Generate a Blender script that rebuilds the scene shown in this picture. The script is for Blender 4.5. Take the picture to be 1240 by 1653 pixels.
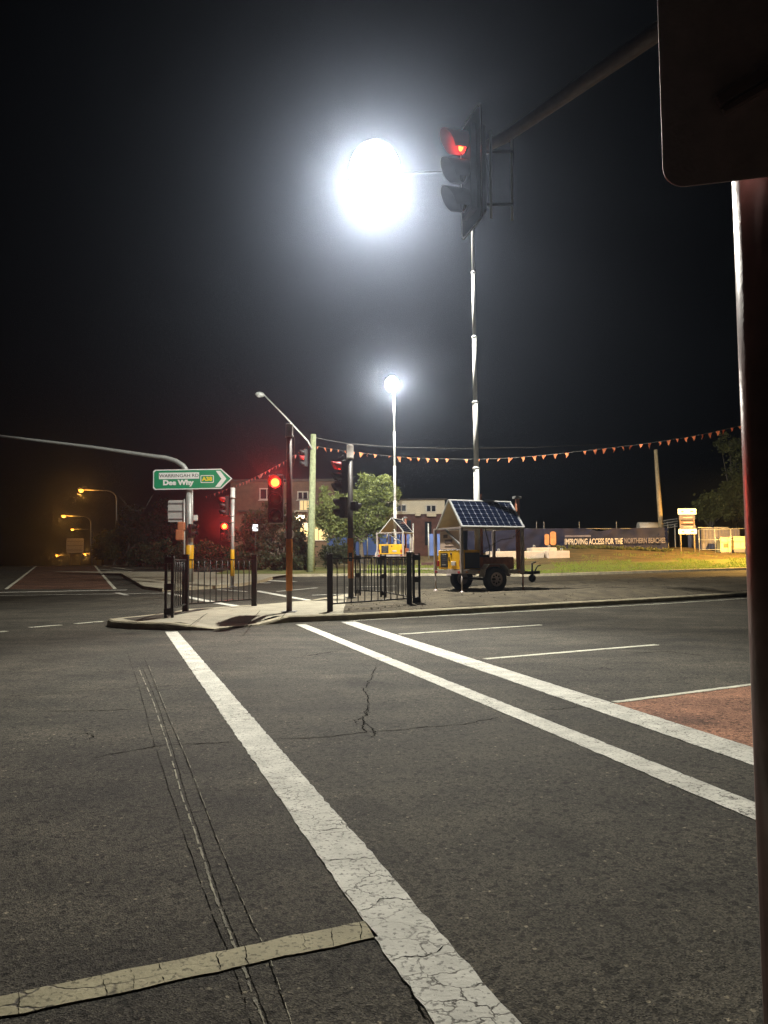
import bpy, bmesh, math, random
from mathutils import Vector, Matrix, noise
random.seed(7)
PI = math.pi
scn = bpy.context.scene
for o in list(bpy.data.objects): bpy.data.objects.remove(o)
C = scn.collection

# ------------------------------------------------------------------ camera
FPX, CAMH = 1239.0, 1.2
PITCH, ROLL = math.atan((906-826.5)/FPX), 0.0077
fw = Vector((0, math.cos(PITCH), math.sin(PITCH))); up0 = Vector((0, -math.sin(PITCH), math.cos(PITCH))); rt0 = Vector((1, 0, 0))
rt = rt0*math.cos(ROLL)-up0*math.sin(ROLL); up = up0*math.cos(ROLL)+rt0*math.sin(ROLL)
CAM = Vector((0, 0, CAMH))
cam = bpy.data.cameras.new('camera'); camo = bpy.data.objects.new('camera', cam); C.objects.link(camo)
camo.matrix_world = Matrix(((rt.x, up.x, -fw.x, 0), (rt.y, up.y, -fw.y, 0), (rt.z, up.z, -fw.z, CAMH), (0, 0, 0, 1)))
cam.sensor_fit = 'VERTICAL'; cam.sensor_height = 36; cam.lens = 36*FPX/1653
cam.clip_start = 0.05; cam.clip_end = 3000
scn.camera = camo

# ------------------------------------------------------------------ night sky
w = bpy.data.worlds.new('World'); scn.world = w; w.use_nodes = True
nt = w.node_tree; nt.nodes.clear()
sk = nt.nodes.new('ShaderNodeTexSky'); sk.sky_type = 'NISHITA'; sk.sun_disc = False
sk.sun_elevation = math.radians(-7); sk.sun_rotation = math.radians(200)
bg = nt.nodes.new('ShaderNodeBackground'); bg.inputs[1].default_value = 0.1
wo = nt.nodes.new('ShaderNodeOutputWorld')
nt.links.new(sk.outputs[0], bg.inputs[0]); nt.links.new(bg.outputs[0], wo.inputs[0])

scn.view_settings.view_transform = 'Standard'; scn.view_settings.look = 'None'
scn.view_settings.exposure = 0; scn.view_settings.gamma = 1; scn.view_settings.use_curve_mapping = False
scn.render.engine = 'CYCLES'
cy = scn.cycles
cy.max_bounces = 6; cy.diffuse_bounces = 3; cy.glossy_bounces = 3; cy.volume_bounces = 0
cy.sample_clamp_indirect = 4; cy.use_denoising = True; cy.denoiser = 'OPENIMAGEDENOISE'; cy.denoising_input_passes = 'RGB_ALBEDO_NORMAL'; cy.denoising_prefilter = 'NONE'; cy.caustics_reflective = False; cy.caustics_refractive = False
MAIN_W, SECOND_W, SODIUM_W, SODIUM_R = 2100, 4400, 480, 27000
HAZE = 0.0014

# ------------------------------------------------------------------ the lie of the land
def Z(x, y):
    t = max(0., y-20); z = .03*t*t/(t+6) if t > 0 else 0.
    s = max(0., y-58); z -= .05*s*s/(s+8) if s > 0 else 0.
    return z
def ray(px, py): return fw+rt*((px-620)/FPX)+up*((826.5-py)/FPX)
def D(px, py, Y):                       # point of the place on a plumb plane Y metres ahead
    d = ray(px, py); return CAM+d*(Y/d.y)
def G(px, py, dz=0.):                   # point on the ground
    d = ray(px, py); z = dz
    p = CAM+d*10
    for _ in range(60):
        if d.z > -1e-4: return CAM+d*55
        t = (z-CAMH)/d.z; p = CAM+d*min(t, 75); z = .6*z+.4*(Z(p.x, min(p.y, 70))+dz)
    return p

# ------------------------------------------------------------------ materials
def rgb(c): return (c[0], c[1], c[2], 1)
def mat(name, col, rough=.6, metal=0., var=.0, vs=8., bump=0., bs=60., col2=None, spec=.5, detail=4):
    m = bpy.data.materials.new(name); m.use_nodes = True; n = m.node_tree; L = n.links
    b = n.nodes['Principled BSDF']; b.inputs['Roughness'].default_value = rough; b.inputs['Metallic'].default_value = metal
    b.inputs['Specular IOR Level'].default_value = spec
    b.inputs['Base Color'].default_value = rgb(col)
    tc = n.nodes.new('ShaderNodeTexCoord')
    if var or col2:
        t = n.nodes.new('ShaderNodeTexNoise'); t.inputs['Scale'].default_value = vs; t.inputs['Detail'].default_value = detail
        r = n.nodes.new('ShaderNodeValToRGB'); r.color_ramp.elements[0].position = .3; r.color_ramp.elements[1].position = .7
        a = col2 or tuple(c*(1-var) for c in col); bb = col if col2 else tuple(min(1, c*(1+var)) for c in col)
        r.color_ramp.elements[0].color = rgb(a); r.color_ramp.elements[1].color = rgb(bb)
        L.new(tc.outputs['Object'], t.inputs['Vector']); L.new(t.outputs['Fac'], r.inputs[0]); L.new(r.outputs[0], b.inputs['Base Color'])
    if bump:
        t = n.nodes.new('ShaderNodeTexNoise'); t.inputs['Scale'].default_value = bs; t.inputs['Detail'].default_value = 5
        u = n.nodes.new('ShaderNodeBump'); u.inputs['Strength'].default_value = bump; u.inputs['Distance'].default_value = .02
        L.new(tc.outputs['Object'], t.inputs['Vector']); L.new(t.outputs['Fac'], u.inputs['Height']); L.new(u.outputs[0], b.inputs['Normal'])
    return m
def emit(name, col, s):
    m = bpy.data.materials.new(name); m.use_nodes = True; n = m.node_tree; b = n.nodes['Principled BSDF']
    b.inputs['Base Color'].default_value = rgb([c*.5 for c in col]); b.inputs['Emission Color'].default_value = rgb(col); b.inputs['Emission Strength'].default_value = s
    return m
def asphalt(name, base, dark, warm, scale=1.):
    m = bpy.data.materials.new(name); m.use_nodes = True; n = m.node_tree; L = n.links; N = n.nodes.new
    b = n.nodes['Principled BSDF']; b.inputs['Roughness'].default_value = .88; b.inputs['Specular IOR Level'].default_value = .13
    tc = N('ShaderNodeTexCoord')
    def tex(s, d=4, r=.6):
        t = N('ShaderNodeTexNoise'); t.inputs['Scale'].default_value = s; t.inputs['Detail'].default_value = d; t.inputs['Roughness'].default_value = r
        L.new(tc.outputs['Object'], t.inputs['Vector']); return t.outputs['Fac']
    def ramp(src, p0, c0, p1, c1):
        r = N('ShaderNodeValToRGB'); e = r.color_ramp.elements; e[0].position = p0; e[0].color = rgb(c0); e[1].position = p1; e[1].color = rgb(c1)
        L.new(src, r.inputs[0]); return r.outputs[0]
    def mul(a, c, f=1.):
        x = N('ShaderNodeMix'); x.data_type = 'RGBA'; x.blend_type = 'MULTIPLY'; x.inputs[0].default_value = f
        L.new(a, x.inputs[6]); L.new(c, x.inputs[7]); return x.outputs[2]
    big = ramp(tex(.45, 5), .3, dark, .72, base)
    patch = ramp(tex(2.3, 4), .25, (.72, .72, .72), .75, (1.15, 1.12, 1.05))
    # stretched wear along the lanes
    mp = N('ShaderNodeMapping'); mp.inputs['Scale'].default_value = (.35, 1.0, 1); mp.inputs['Rotation'].default_value = (0, 0, -.33)
    L.new(tc.outputs['Object'], mp.inputs['Vector'])
    wt = N('ShaderNodeTexNoise'); wt.inputs['Scale'].default_value = 1.6; wt.inputs['Detail'].default_value = 5; L.new(mp.outputs[0], wt.inputs['Vector'])
    wear = ramp(wt.outputs['Fac'], .3, (.68, .68, .69), .7, (1.28, 1.26, 1.2))
    v = N('ShaderNodeTexVoronoi'); v.inputs['Scale'].default_value = 175*scale; L.new(tc.outputs['Object'], v.inputs['Vector'])
    stone = ramp(v.outputs['Color'], .1, (.3, .3, .31), .95, warm)
    c = mul(mul(mul(big, patch), wear), stone)
    st = ramp(tex(1.1, 6, .65), .30, (.45, .44, .43), .44, (1, 1, 1)); c = mul(c, st, .8)        # oil and dirt stains
    v2 = N('ShaderNodeTexVoronoi'); v2.inputs['Scale'].default_value = 48; L.new(tc.outputs['Object'], v2.inputs['Vector'])   # pale and dark chips of larger aggregate
    chip = ramp(v2.outputs['Color'], .12, (.38, .38, .37), .4, (1.05, 1.05, 1.05)); chip2 = ramp(v2.outputs['Color'], .80, (1, 1, 1), .92, (3.2, 3.1, 2.8))
    near_ = ramp(v2.outputs['Distance'], .28, (1, 1, 1), .42, (0, 0, 0))
    cm = N('ShaderNodeMix'); cm.data_type = 'RGBA'; L.new(near_, cm.inputs[0]); L.new(chip, cm.inputs[6]); L.new(mul(chip, chip2), cm.inputs[7]); c = mul(c, cm.outputs[2])
    # hairline crazing where the surface is tired
    dn = N('ShaderNodeTexNoise'); dn.inputs['Scale'].default_value = 5; dn.inputs['Detail'].default_value = 4; L.new(tc.outputs['Object'], dn.inputs['Vector'])
    ad = N('ShaderNodeMix'); ad.data_type = 'RGBA'; ad.blend_type = 'ADD'; ad.inputs[0].default_value = .25; L.new(tc.outputs['Object'], ad.inputs[6]); L.new(dn.outputs['Color'], ad.inputs[7])
    cr = N('ShaderNodeTexVoronoi'); cr.feature = 'DISTANCE_TO_EDGE'; cr.inputs['Scale'].default_value = 1.9; L.new(ad.outputs[2], cr.inputs['Vector'])
    ck = ramp(cr.outputs['Distance'], .003, (1, 1, 1), .011, (0, 0, 0)); msk = ramp(tex(.7, 3), .53, (0, 0, 0), .6, (1, 1, 1))
    ckm = mul(ck, msk); inv = N('ShaderNodeInvert'); L.new(ckm, inv.inputs['Color'])
    c = mul(c, inv.outputs[0], .75)
    L.new(c, b.inputs['Base Color'])
    u = N('ShaderNodeBump'); u.inputs['Strength'].default_value = .5; u.inputs['Distance'].default_value = .005
    u2 = N('ShaderNodeBump'); u2.inputs['Strength'].default_value = .55; u2.inputs['Distance'].default_value = .014
    L.new(v.outputs['Distance'], u.inputs['Height']); L.new(tex(38, 5, .7), u2.inputs['Height']); L.new(u2.outputs[0], u.inputs['Normal']); L.new(u.outputs[0], b.inputs['Normal'])
    return m
def paint(name, col, crack=9., wear=.6):
    m = bpy.data.materials.new(name); m.use_nodes = True; n = m.node_tree; L = n.links; N = n.nodes.new
    b = n.nodes['Principled BSDF']; b.inputs['Roughness'].default_value = .8; b.inputs['Specular IOR Level'].default_value = .12
    tc = N('ShaderNodeTexCoord')
    def tex(s, d=5):
        t = N('ShaderNodeTexNoise'); t.inputs['Scale'].default_value = s; t.inputs['Detail'].default_value = d; L.new(tc.outputs['Object'], t.inputs['Vector']); return t
    dn = tex(crack*2); ad = N('ShaderNodeMix'); ad.data_type = 'RGBA'; ad.blend_type = 'ADD'; ad.inputs[0].default_value = .09
    L.new(tc.outputs['Object'], ad.inputs[6]); L.new(dn.outputs['Color'], ad.inputs[7])
    mp = N('ShaderNodeMapping'); mp.inputs['Rotation'].default_value = (0, 0, -.33); mp.inputs['Scale'].default_value = (.75, 1.25, 1); L.new(ad.outputs[2], mp.inputs['Vector'])
    cr = N('ShaderNodeTexVoronoi'); cr.feature = 'DISTANCE_TO_EDGE'; cr.inputs['Scale'].default_value = crack; L.new(mp.outputs[0], cr.inputs['Vector'])
    r = N('ShaderNodeValToRGB'); e = r.color_ramp.elements; e[0].position = .004; e[0].color = (1, 1, 1, 1); e[1].position = .03; e[1].color = (0, 0, 0, 1)
    L.new(cr.outputs['Distance'], r.inputs[0])
    mk = N('ShaderNodeValToRGB'); e = mk.color_ramp.elements; e[0].position = .42; e[1].position = .6; L.new(tex(1.3, 3).outputs['Fac'], mk.inputs[0])
    ml = N('ShaderNodeMath'); ml.operation = 'MULTIPLY'; L.new(r.outputs[0], ml.inputs[0]); L.new(mk.outputs[0], ml.inputs[1])
    dr = N('ShaderNodeValToRGB'); e = dr.color_ramp.elements; e[0].position = .28; e[0].color = rgb([c*wear for c in col]); e[1].position = .72; e[1].color = rgb(col)
    L.new(tex(4.5, 7).outputs['Fac'], dr.inputs[0])
    sp = N('ShaderNodeValToRGB'); e = sp.color_ramp.elements; e[0].position = .35; e[0].color = (1, 1, 1, 1); e[1].position = .43; e[1].color = (0, 0, 0, 1); L.new(tex(60, 3).outputs['Fac'], sp.inputs[0])
    mx0 = N('ShaderNodeMix'); mx0.data_type = 'RGBA'; L.new(sp.outputs[0], mx0.inputs[0]); L.new(dr.outputs[0], mx0.inputs[6]); mx0.inputs[7].default_value = rgb([c*.35 for c in col])
    mx = N('ShaderNodeMix'); mx.data_type = 'RGBA'; L.new(ml.outputs[0], mx.inputs[0]); L.new(mx0.outputs[2], mx.inputs[6]); mx.inputs[7].default_value = (.05, .045, .04, 1)
    L.new(mx.outputs[2], b.inputs['Base Color'])
    u = N('ShaderNodeBump'); u.inputs['Strength'].default_value = .5; u.inputs['Distance'].default_value = .006; u.invert = True; L.new(ml.outputs[0], u.inputs['Height'])
    u2 = N('ShaderNodeBump'); u2.inputs['Strength'].default_value = .35; u2.inputs['Distance'].default_value = .008; L.new(tex(70, 3).outputs['Fac'], u2.inputs['Height'])
    L.new(u.outputs[0], u2.inputs['Normal']); L.new(u2.outputs[0], b.inputs['Normal'])
    return m

M = {
 'asphalt': asphalt('asphalt', (.067, .065, .058), (.035, .034, .031), (2.1, 2.0, 1.85)),
 'red_asphalt': asphalt('red_asphalt', (.35, .185, .13), (.27, .14, .10), (1.4, 1.35, 1.25)),
 'faded_red': asphalt('faded_red', (.15, .085, .062), (.11, .065, .05), (1.5, 1.4, 1.3)),
 'white_paint': paint('white_paint', (.66, .65, .58)),
 'thin_paint': paint('thin_paint', (.62, .61, .5), 4., .7),
 'yellow_paint': paint('yellow_paint', (.40, .365, .24), 5., .62),
 'concrete': mat('concrete', (.36, .33, .25), .85, 0, 0, 3, .5, 40, (.25, .23, .175), .3, 7),
 'kerb': mat('kerb', (.42, .37, .25), .85, 0, 0, 5, .6, 50, (.25, .22, .16), .3, 7),
 'dirt': mat('dirt', (.125, .105, .072), .95, 0, 0, 2.2, .9, 45, (.055, .047, .035), .2, 9),
 'earth': mat('earth', (.05, .045, .03), .95, 0, .3, 1, .4, 20, None, .2),
 'grass_soil': mat('grass_soil', (.09, .12, .03), .95, 0, 0, .8, .8, 25, (.14, .12, .05), .2, 8),
 'bank': mat('bank', (.15, .11, .055), .95, 0, 0, 1.2, .8, 25, (.06, .055, .03), .1, 8),
 'tar': mat('tar', (.010, .010, .009), 1., 0, .3, 20, 0, 20, None, 0.),
 'sealant': mat('sealant', (.40, .38, .29), .8, 0, 0, 6.0, .5, 120, (.10, .095, .08), .1, 8),
 'black_metal': mat('black_metal', (.012, .012, .012), .45, .0, .3, 20),
 'black_plastic': mat('black_plastic', (.015, .015, .015), .5, 0, .3, 15),
 'galv': mat('galv', (.42, .44, .42), .45, .35, .12, 9, .15, 40),
 'mast_metal': mat('mast_metal', (.74, .74, .72), .5, .0, .06, 9),
 'galv_dark': mat('galv_dark', (.22, .22, .22), .5, .3, .2, 9),
 'brown_paint': mat('brown_paint', (.085, .055, .045), .5, 0, .2, 12),
 'dark_paint': mat('dark_paint', (.028, .023, .02), .5, 0, .2, 12),
 'near_brown': mat('near_brown', (.30, .175, .16), .3, 0, .35, 9, .06, 60, None, .5),
 'board_brown': mat('board_brown', (.80, .56, .56), .6, 0, .12, 14, .15, 90),
 'orange_sleeve': mat('orange_sleeve', (.52, .17, .025), .5, 0, .12, 9),
 'yellow_sleeve': mat('yellow_sleeve', (.78, .42, .015), .45, 0, .08, 9),
 'grey_cap': mat('grey_cap', (.34, .31, .28), .55, 0, .12, 9),
 'white_cap': mat('white_cap', (.72, .72, .68), .5, 0, .08, 9),
 'sign_green': mat('sign_green', (.008, .27, .12), .35, 0, .06, 5),
 'sign_white': mat('sign_white', (.82, .82, .80), .35, 0, .03, 5),
 'sign_yellow': mat('sign_yellow', (.80, .62, .03), .4),
 'sign_black': mat('sign_black', (.02, .02, .02), .5),
 'sign_back': mat('sign_back', (.55, .55, .52), .45, .3, .08, 6),
 'orange_box': mat('orange_box', (.46, .16, .07), .55, 0, .15, 12),
 'visor_red_glow': mat('visor_red_glow', (.38, .03, .03), .55),  # visor is black; the lamp's red light is put into its colour
 'red_lit': emit('red_lit', (1., .085, .014), 12), 'red_rim': emit('red_rim', (1., .018, .010), 4.5),
 'lens_dark': mat('lens_dark', (.03, .025, .012), .2),
 'white_led': emit('white_led', (1., .98, .93), 11),
 'sodium': emit('sodium', (1., .36, .035), 6),
 'shop_light': emit('shop_light', (1., .86, .55), 5),
 'shop_dim': emit('shop_dim', (1., .74, .32), .75),
 'white_light': emit('white_light', (.85, .93, 1.), 3.2),
 'led_off': mat('led_off', (.6, .6, .58), .3),
 'timber_green': mat('timber_green', (.26, .30, .17), .85, 0, .25, 7, .5, 30),
 'timber': mat('timber', (.33, .25, .14), .85, 0, .25, 7, .5, 30),
 'trailer_yellow': mat('trailer_yellow', (.78, .42, .012), .4, 0, .06, 4),
 'trailer_steel': mat('trailer_steel', (.42, .36, .33), .45, .3, .15, 8),
 'board_pink': mat('board_pink', (.62, .46, .36), .6, 0, .08, 4),
 'panel_back': mat('panel_back', (.62, .52, .30), .55, 0, .1, 4),
 'cell': mat('cell', (.006, .009, .022), .18, 0, .2, 30),
 'panel_white': mat('panel_white', (.20, .22, .26), .4),
 'alu': mat('alu', (.72, .72, .70), .35, .5),
 'rust_tube': mat('rust_tube', (.42, .17, .10), .55, .1, .2, 10),
 'tyre': mat('tyre', (.012, .012, .012), .85, 0, .3, 30, .3, 80),
 'rim': mat('rim', (.50, .42, .40), .45, .3, .15, 20),
 'tail_red': mat('tail_red', (.30, .02, .02), .3),
 'brick_tan': mat('brick_tan', (.155, .10, .068), .9, 0, .2, 2.5, .3, 30),
 'brick_dark': mat('brick_dark', (.105, .05, .042), .9, 0, .25, 2.5, .3, 30),
 'render_white': mat('render_white', (.62, .58, .46), .85, 0, .08, 1.5),
 'window_frame': mat('window_frame', (.55, .53, .48), .5),
 'glass': mat('glass', (.012, .014, .018), .08, 0, 0, 5, 0, 5, None, .8),
 'roof': mat('roof', (.07, .06, .05), .8, 0, .2, 3),
 'hoarding': mat('hoarding', (.065, .12, .33), .55, 0, .18, 1.6),
 'banner': mat('banner', (.010, .013, .034), .8, 0, 0, .9, .6, 3, (.024, .022, .042), .2),
 'print_white': mat('print_white', (.50, .45, .40), .8, 0, .3, 6),
 'print_grey': mat('print_grey', (.12, .11, .14), .8, 0, .3, 6),
 'print_orange': mat('print_orange', (.55, .24, .09), .7, 0, .3, 4),
 'block': mat('block', (.62, .50, .38), .85, 0, .12, 3, .3, 30),
 'cabinet': mat('cabinet', (.86, .76, .34), .5, 0, .06, 4),
 'container': mat('container', (.16, .15, .19), .6, 0, .2, 4),
 'flag': mat('flag', (.90, .16, .05), .6, 0, .15, 14),
 'flag_pink': mat('flag_pink', (.55, .18, .16), .6, 0, .15, 14),
 'wire': mat('wire', (.16, .15, .14), .6),
 'bark': mat('bark', (.13, .11, .085), .9, 0, .3, 12, .6, 25),
 'print_brown': mat('print_brown', (.12, .08, .075), .7),
}
def leafmat(name, a, b):
    m = mat(name, a, .6, 0, 0, 1.6, 0, 5, b, .3); n = m.node_tree
    pb = n.nodes['Principled BSDF']; out = [x for x in n.nodes if x.type == 'OUTPUT_MATERIAL'][0]
    tr = n.nodes.new('ShaderNodeBsdfTranslucent'); tr.inputs[0].default_value = rgb([c*1.2 for c in a])
    mx = n.nodes.new('ShaderNodeMixShader'); mx.inputs[0].default_value = .35
    n.links.new(pb.outputs[0], mx.inputs[1]); n.links.new(tr.outputs[0], mx.inputs[2]); n.links.new(mx.outputs[0], out.inputs[0])
    return m
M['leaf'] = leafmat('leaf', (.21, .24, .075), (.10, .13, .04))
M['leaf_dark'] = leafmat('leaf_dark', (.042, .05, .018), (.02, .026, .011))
M['leaf_warm'] = leafmat('leaf_warm', (.19, .19, .06), (.09, .10, .03))
M['blade'] = leafmat('blade', (.17, .27, .04), (.22, .22, .055))
M['flag'] = leafmat('flag', (.95, .40, .17), (.9, .28, .11)); M['flag_pink'] = leafmat('flag_pink', (.6, .22, .2), (.5, .16, .15))

# ------------------------------------------------------------------ mesh helpers
class MB:
    def __init__(s): s.v = []; s.f = []; s.smooth = []
    def add(s, vs, fs, sm=False):
        o = len(s.v); s.v += [tuple(v) for v in vs]; s.f += [tuple(i+o for i in f) for f in fs]; s.smooth += [sm]*len(fs); return s
    def box(s, c, d, mx=None, b=0.):
        hx, hy, hz = d[0]/2, d[1]/2, d[2]/2
        if b <= 0:
            vs = [Vector((sx*hx, sy*hy, sz*hz)) for sz in (-1, 1) for sy in (-1, 1) for sx in (-1, 1)]
            fs = [(0, 2, 3, 1), (4, 5, 7, 6), (0, 1, 5, 4), (2, 6, 7, 3), (0, 4, 6, 2), (1, 3, 7, 5)]
        else:
            bm = bmesh.new(); bmesh.ops.create_cube(bm, size=1)
            for v in bm.verts: v.co = Vector((v.co.x*d[0], v.co.y*d[1], v.co.z*d[2]))
            bmesh.ops.bevel(bm, geom=list(bm.edges), offset=b, segments=2, affect='EDGES', profile=.5)
            bm.verts.index_update(); vs = [v.co.copy() for v in bm.verts]; fs = [tuple(v.index for v in f.verts) for f in bm.faces]; bm.free()
        c = Vector(c)
        return s.add([((mx @ v) if mx else v)+c for v in vs], fs)
    def bar(s, a, b, wd, ht=None):            # square bar from a to b
        a, b = Vector(a), Vector(b); d = b-a; ht = ht or wd
        q = d.to_track_quat('Y', 'Z').to_matrix()
        return s.box((a+b)/2, (wd, d.length, ht), q)
    def tube(s, pts, r, n=10, caps=True):
        pts = [Vector(p) for p in pts]; rs = r if isinstance(r, (list, tuple)) else [r]*len(pts)
        vs = []; fs = []; prev = None
        for i, p in enumerate(pts):
            t = (pts[min(i+1, len(pts)-1)]-pts[max(i-1, 0)]).normalized()
            if prev is None: a = t.orthogonal().normalized()
            else: a = (prev-t*prev.dot(t)).normalized()
            prev = a; b = t.cross(a)
            for k in range(n):
                g = 2*PI*k/n; vs.append(p+(a*math.cos(g)+b*math.sin(g))*rs[i])
        for i in range(len(pts)-1):
            for k in range(n): fs.append((i*n+k, i*n+(k+1) % n, (i+1)*n+(k+1) % n, (i+1)*n+k))
        s.add(vs, fs, True)
        if caps:
            e = len(pts)-1; o = len(s.v)-len(vs)
            s.f += [tuple(o+k for k in range(n))[::-1], tuple(o+e*n+k for k in range(n))]; s.smooth += [False, False]
        return s
    def lathe(s, prof, n=20, mx=None, c=(0, 0, 0)):   # prof of (radius, z)
        vs = []; fs = []; c = Vector(c)
        for r, z in prof:
            for k in range(n):
                v = Vector((r*math.cos(2*PI*k/n), r*math.sin(2*PI*k/n), z)); vs.append(((mx @ v) if mx else v)+c)
        for i in range(len(prof)-1):
            for k in range(n): fs.append((i*n+k, i*n+(k+1) % n, (i+1)*n+(k+1) % n, (i+1)*n+k))
        return s.add(vs, fs, True)
    def prism(s, poly, a0, a1, axis='y', f=None):        # outline in 2-D pulled along an axis
        n = len(poly)
        def P(u, v, t): return {'y': (u, t, v), 'z': (u, v, t), 'x': (t, u, v)}[axis]
        vs = [P(u, v, a0) for u, v in poly]+[P(u, v, a1) for u, v in poly]
        if f: vs = [f(Vector(v)) for v in vs]
        fs = [tuple(range(n)), tuple(range(2*n-1, n-1, -1))]+[(i, i+n, (i+1) % n+n, (i+1) % n) for i in range(n)]
        return s.add(vs, fs)
    def build(s, name, m, parent=None, loc=None, rz=0.):
        me = bpy.data.meshes.new(name); me.from_pydata(s.v, [], s.f)
        me.polygons.foreach_set('use_smooth', s.smooth)
        bm = bmesh.new(); bm.from_mesh(me); bmesh.ops.recalc_face_normals(bm, faces=bm.faces); bm.to_mesh(me); bm.free()
        me.materials.append(M[m] if isinstance(m, str) else m)
        o = bpy.data.objects.new(name, me); C.objects.link(o)
        if parent: o.parent = parent
        if loc is not None: o.location = loc
        o.rotation_euler.z = rz
        return o
def rrect(w_, h_, r, n=5, cx=0, cz=0):
    out = []
    for (sx, sz, a0) in ((1, 1, 0), (-1, 1, PI/2), (-1, -1, PI), (1, -1, 1.5*PI)):
        for k in range(n+1):
            a = a0+PI/2*k/n; out.append((cx+sx*(w_/2-r)+r*math.cos(a), cz+sz*(h_/2-r)+r*math.sin(a)))
    return out
def tag(o, label, cat, group=None):
    o['label'] = label; o['category'] = cat
    if group: o['group'] = group
    return o
def thing(name, label, cat, loc, rz=0., group=None):
    o = bpy.data.objects.new(name, None); C.objects.link(o); o.location = loc; o.rotation_euler.z = rz; o.empty_display_size = .2
    return tag(o, label, cat, group)
def struct(o, kind='structure'): o['kind'] = kind; return o
def share(o, loc, parent=None, rz=None):
    c = o.copy(); C.objects.link(c); c.location = loc
    if parent: c.parent = parent
    if rz is not None: c.rotation_euler.z = rz
    return c
def text(name, s, size, m, parent, loc, rot, ext=.004, off=0., sx=1., align='CENTER'):
    cu = bpy.data.curves.new(name, 'FONT'); cu.body = s; cu.size = size; cu.extrude = ext; cu.offset = off; cu.align_x = align; cu.align_y = 'CENTER'; cu.resolution_u = 3
    t = bpy.data.objects.new(name, cu); C.objects.link(t); dg = bpy.context.evaluated_depsgraph_get(); dg.update()
    me = bpy.data.meshes.new_from_object(t.evaluated_get(dg)); bpy.data.objects.remove(t); me.materials.clear(); me.materials.append(M[m])
    o = bpy.data.objects.new(name, me); C.objects.link(o); o.parent = parent; o.location = loc; o.rotation_euler = rot; o.scale = (sx, 1, 1)
    return o
def lamp(name, parent, loc, power, col, radius):
    l = bpy.data.lights.new(name, 'POINT'); l.energy = power; l.color = col; l.shadow_soft_size = radius
    o = bpy.data.objects.new(name, l); C.objects.link(o); o.parent = parent; o.location = loc; return o

# ------------------------------------------------------------------ ground, roads
def drape(name, xs, ys, m, dz, zf=Z):
    mb = MB(); nx = len(xs)
    vs = [(x, y, zf(x, y)+dz) for y in ys for x in xs]
    fs = [(j*nx+i, j*nx+i+1, (j+1)*nx+i+1, (j+1)*nx+i) for j in range(len(ys)-1) for i in range(nx-1)]
    mb.add(vs, fs, True); return mb.build(name, m)
def steps(a, b, d): n = max(1, round((b-a)/d)); return [a+(b-a)*i/n for i in range(n+1)]
ground = struct(drape('ground', steps(-600, 600, 60), [-40, 0]+steps(10, 120, 5)+steps(130, 900, 55), 'earth', -.08))
road = struct(drape('road', steps(-48, 48, 4), steps(-8, 80, 1.5), 'asphalt', 0))

def strip(name, a, b, wd, m, dz=.0035, jag=.005, seg=.05, parent=road, th=.0012):
    """a painted line from a to b (ground points): a thin slab with a slightly ragged edge"""
    a, b = Vector((a[0], a[1], 0)), Vector((b[0], b[1], 0)); d = b-a; L = d.length; n = max(2, min(260, int(L/seg))); u = d/L; nrm = Vector((-u.y, u.x, 0))
    vs = []; fs = []
    for i in range(n+1):
        p = a+d*(i/n); e = jag*(1 if 0 < i < n else 0)
        for sg in (-1, 1):
            q = p+nrm*sg*(wd/2+random.gauss(0, 1)*e*.6); z = Z(q.x, q.y)
            vs += [(q.x, q.y, z+dz-.003), (q.x, q.y, z+dz+th)]
    for i in range(n):
        o = i*4; fs += [(o+1, o+3, o+7, o+5), (o, o+1, o+5, o+4), (o+3, o+2, o+6, o+7)]
    fs += [(0, 2, 3, 1), (n*4, n*4+1, n*4+3, n*4+2)]
    return MB().add(vs, fs).build(name, m, parent)
def mid(p, q): return (p+q)/2
# near crossing: two walk lines and the stop line
a0, a1 = mid(G(264, 1021), G(289, 1019)), mid(G(700, 1653), G(838, 1653))
strip('crosswalk_line', a0, a1+(a1-a0)*.12, .21, 'white_paint')
b0, b1 = mid(G(474, 1008), G(496, 1008)), mid(G(1220, 1297), G(1220, 1325))
strip('crosswalk_line', b0, b1+(b1-b0)*.2, .19, 'white_paint')
c0, c1 = mid(G(547, 1004), G(577, 1004)), mid(G(1218, 1208), G(1218, 1237))
strip('stop_line', c0, c1+(c1-c0)*.25, .30, 'white_paint')
y0, y1 = mid(G(0, 1606), G(0, 1650)), mid(G(598, 1490), G(602, 1513))
strip('hold_line', y0+(y0-y1)*.6, y1, .115, 'yellow_paint')
for p, q in (((645, 1024), (873, 1009)), ((783, 1064), (1060, 1041))): strip('lane_line', G(*p), G(*q), .10, 'thin_paint')
for p, q in (((-60, 1026), (10, 1019)), ((48, 1013), (98, 1009)), ((122, 1007), (167, 1003))): strip('lane_line', G(*p), G(*q), .13, 'thin_paint')
# red bus lane at the right, edge line along it
r0, r1 = G(968, 1137), G(1240, 1102)
e1 = r0+(r1-r0)*4
u = (c1-c0).normalized()
ncl = Vector((-u.y, u.x, 0)); ncl = ncl if ncl.x > 0 else -ncl
p0 = c0+u*((r0-c0).dot(u))+ncl*.155
p1 = c1+u*1.3+ncl*.155
struct(MB().add([(p.x, p.y, .003) for p in (p0, p1, p1+Vector((9, 2.4, 0)), e1)], [(0, 1, 2, 3)]).build('bus_lane_surface', 'red_asphalt'))
strip('lane_line', p0+Vector((.02, .03, 0)), e1, .07, 'thin_paint', .006)
strip('edge_line', G(548, 1003)+Vector((.2, .10, 0)), G(1205, 966), .08, 'thin_paint')
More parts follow.
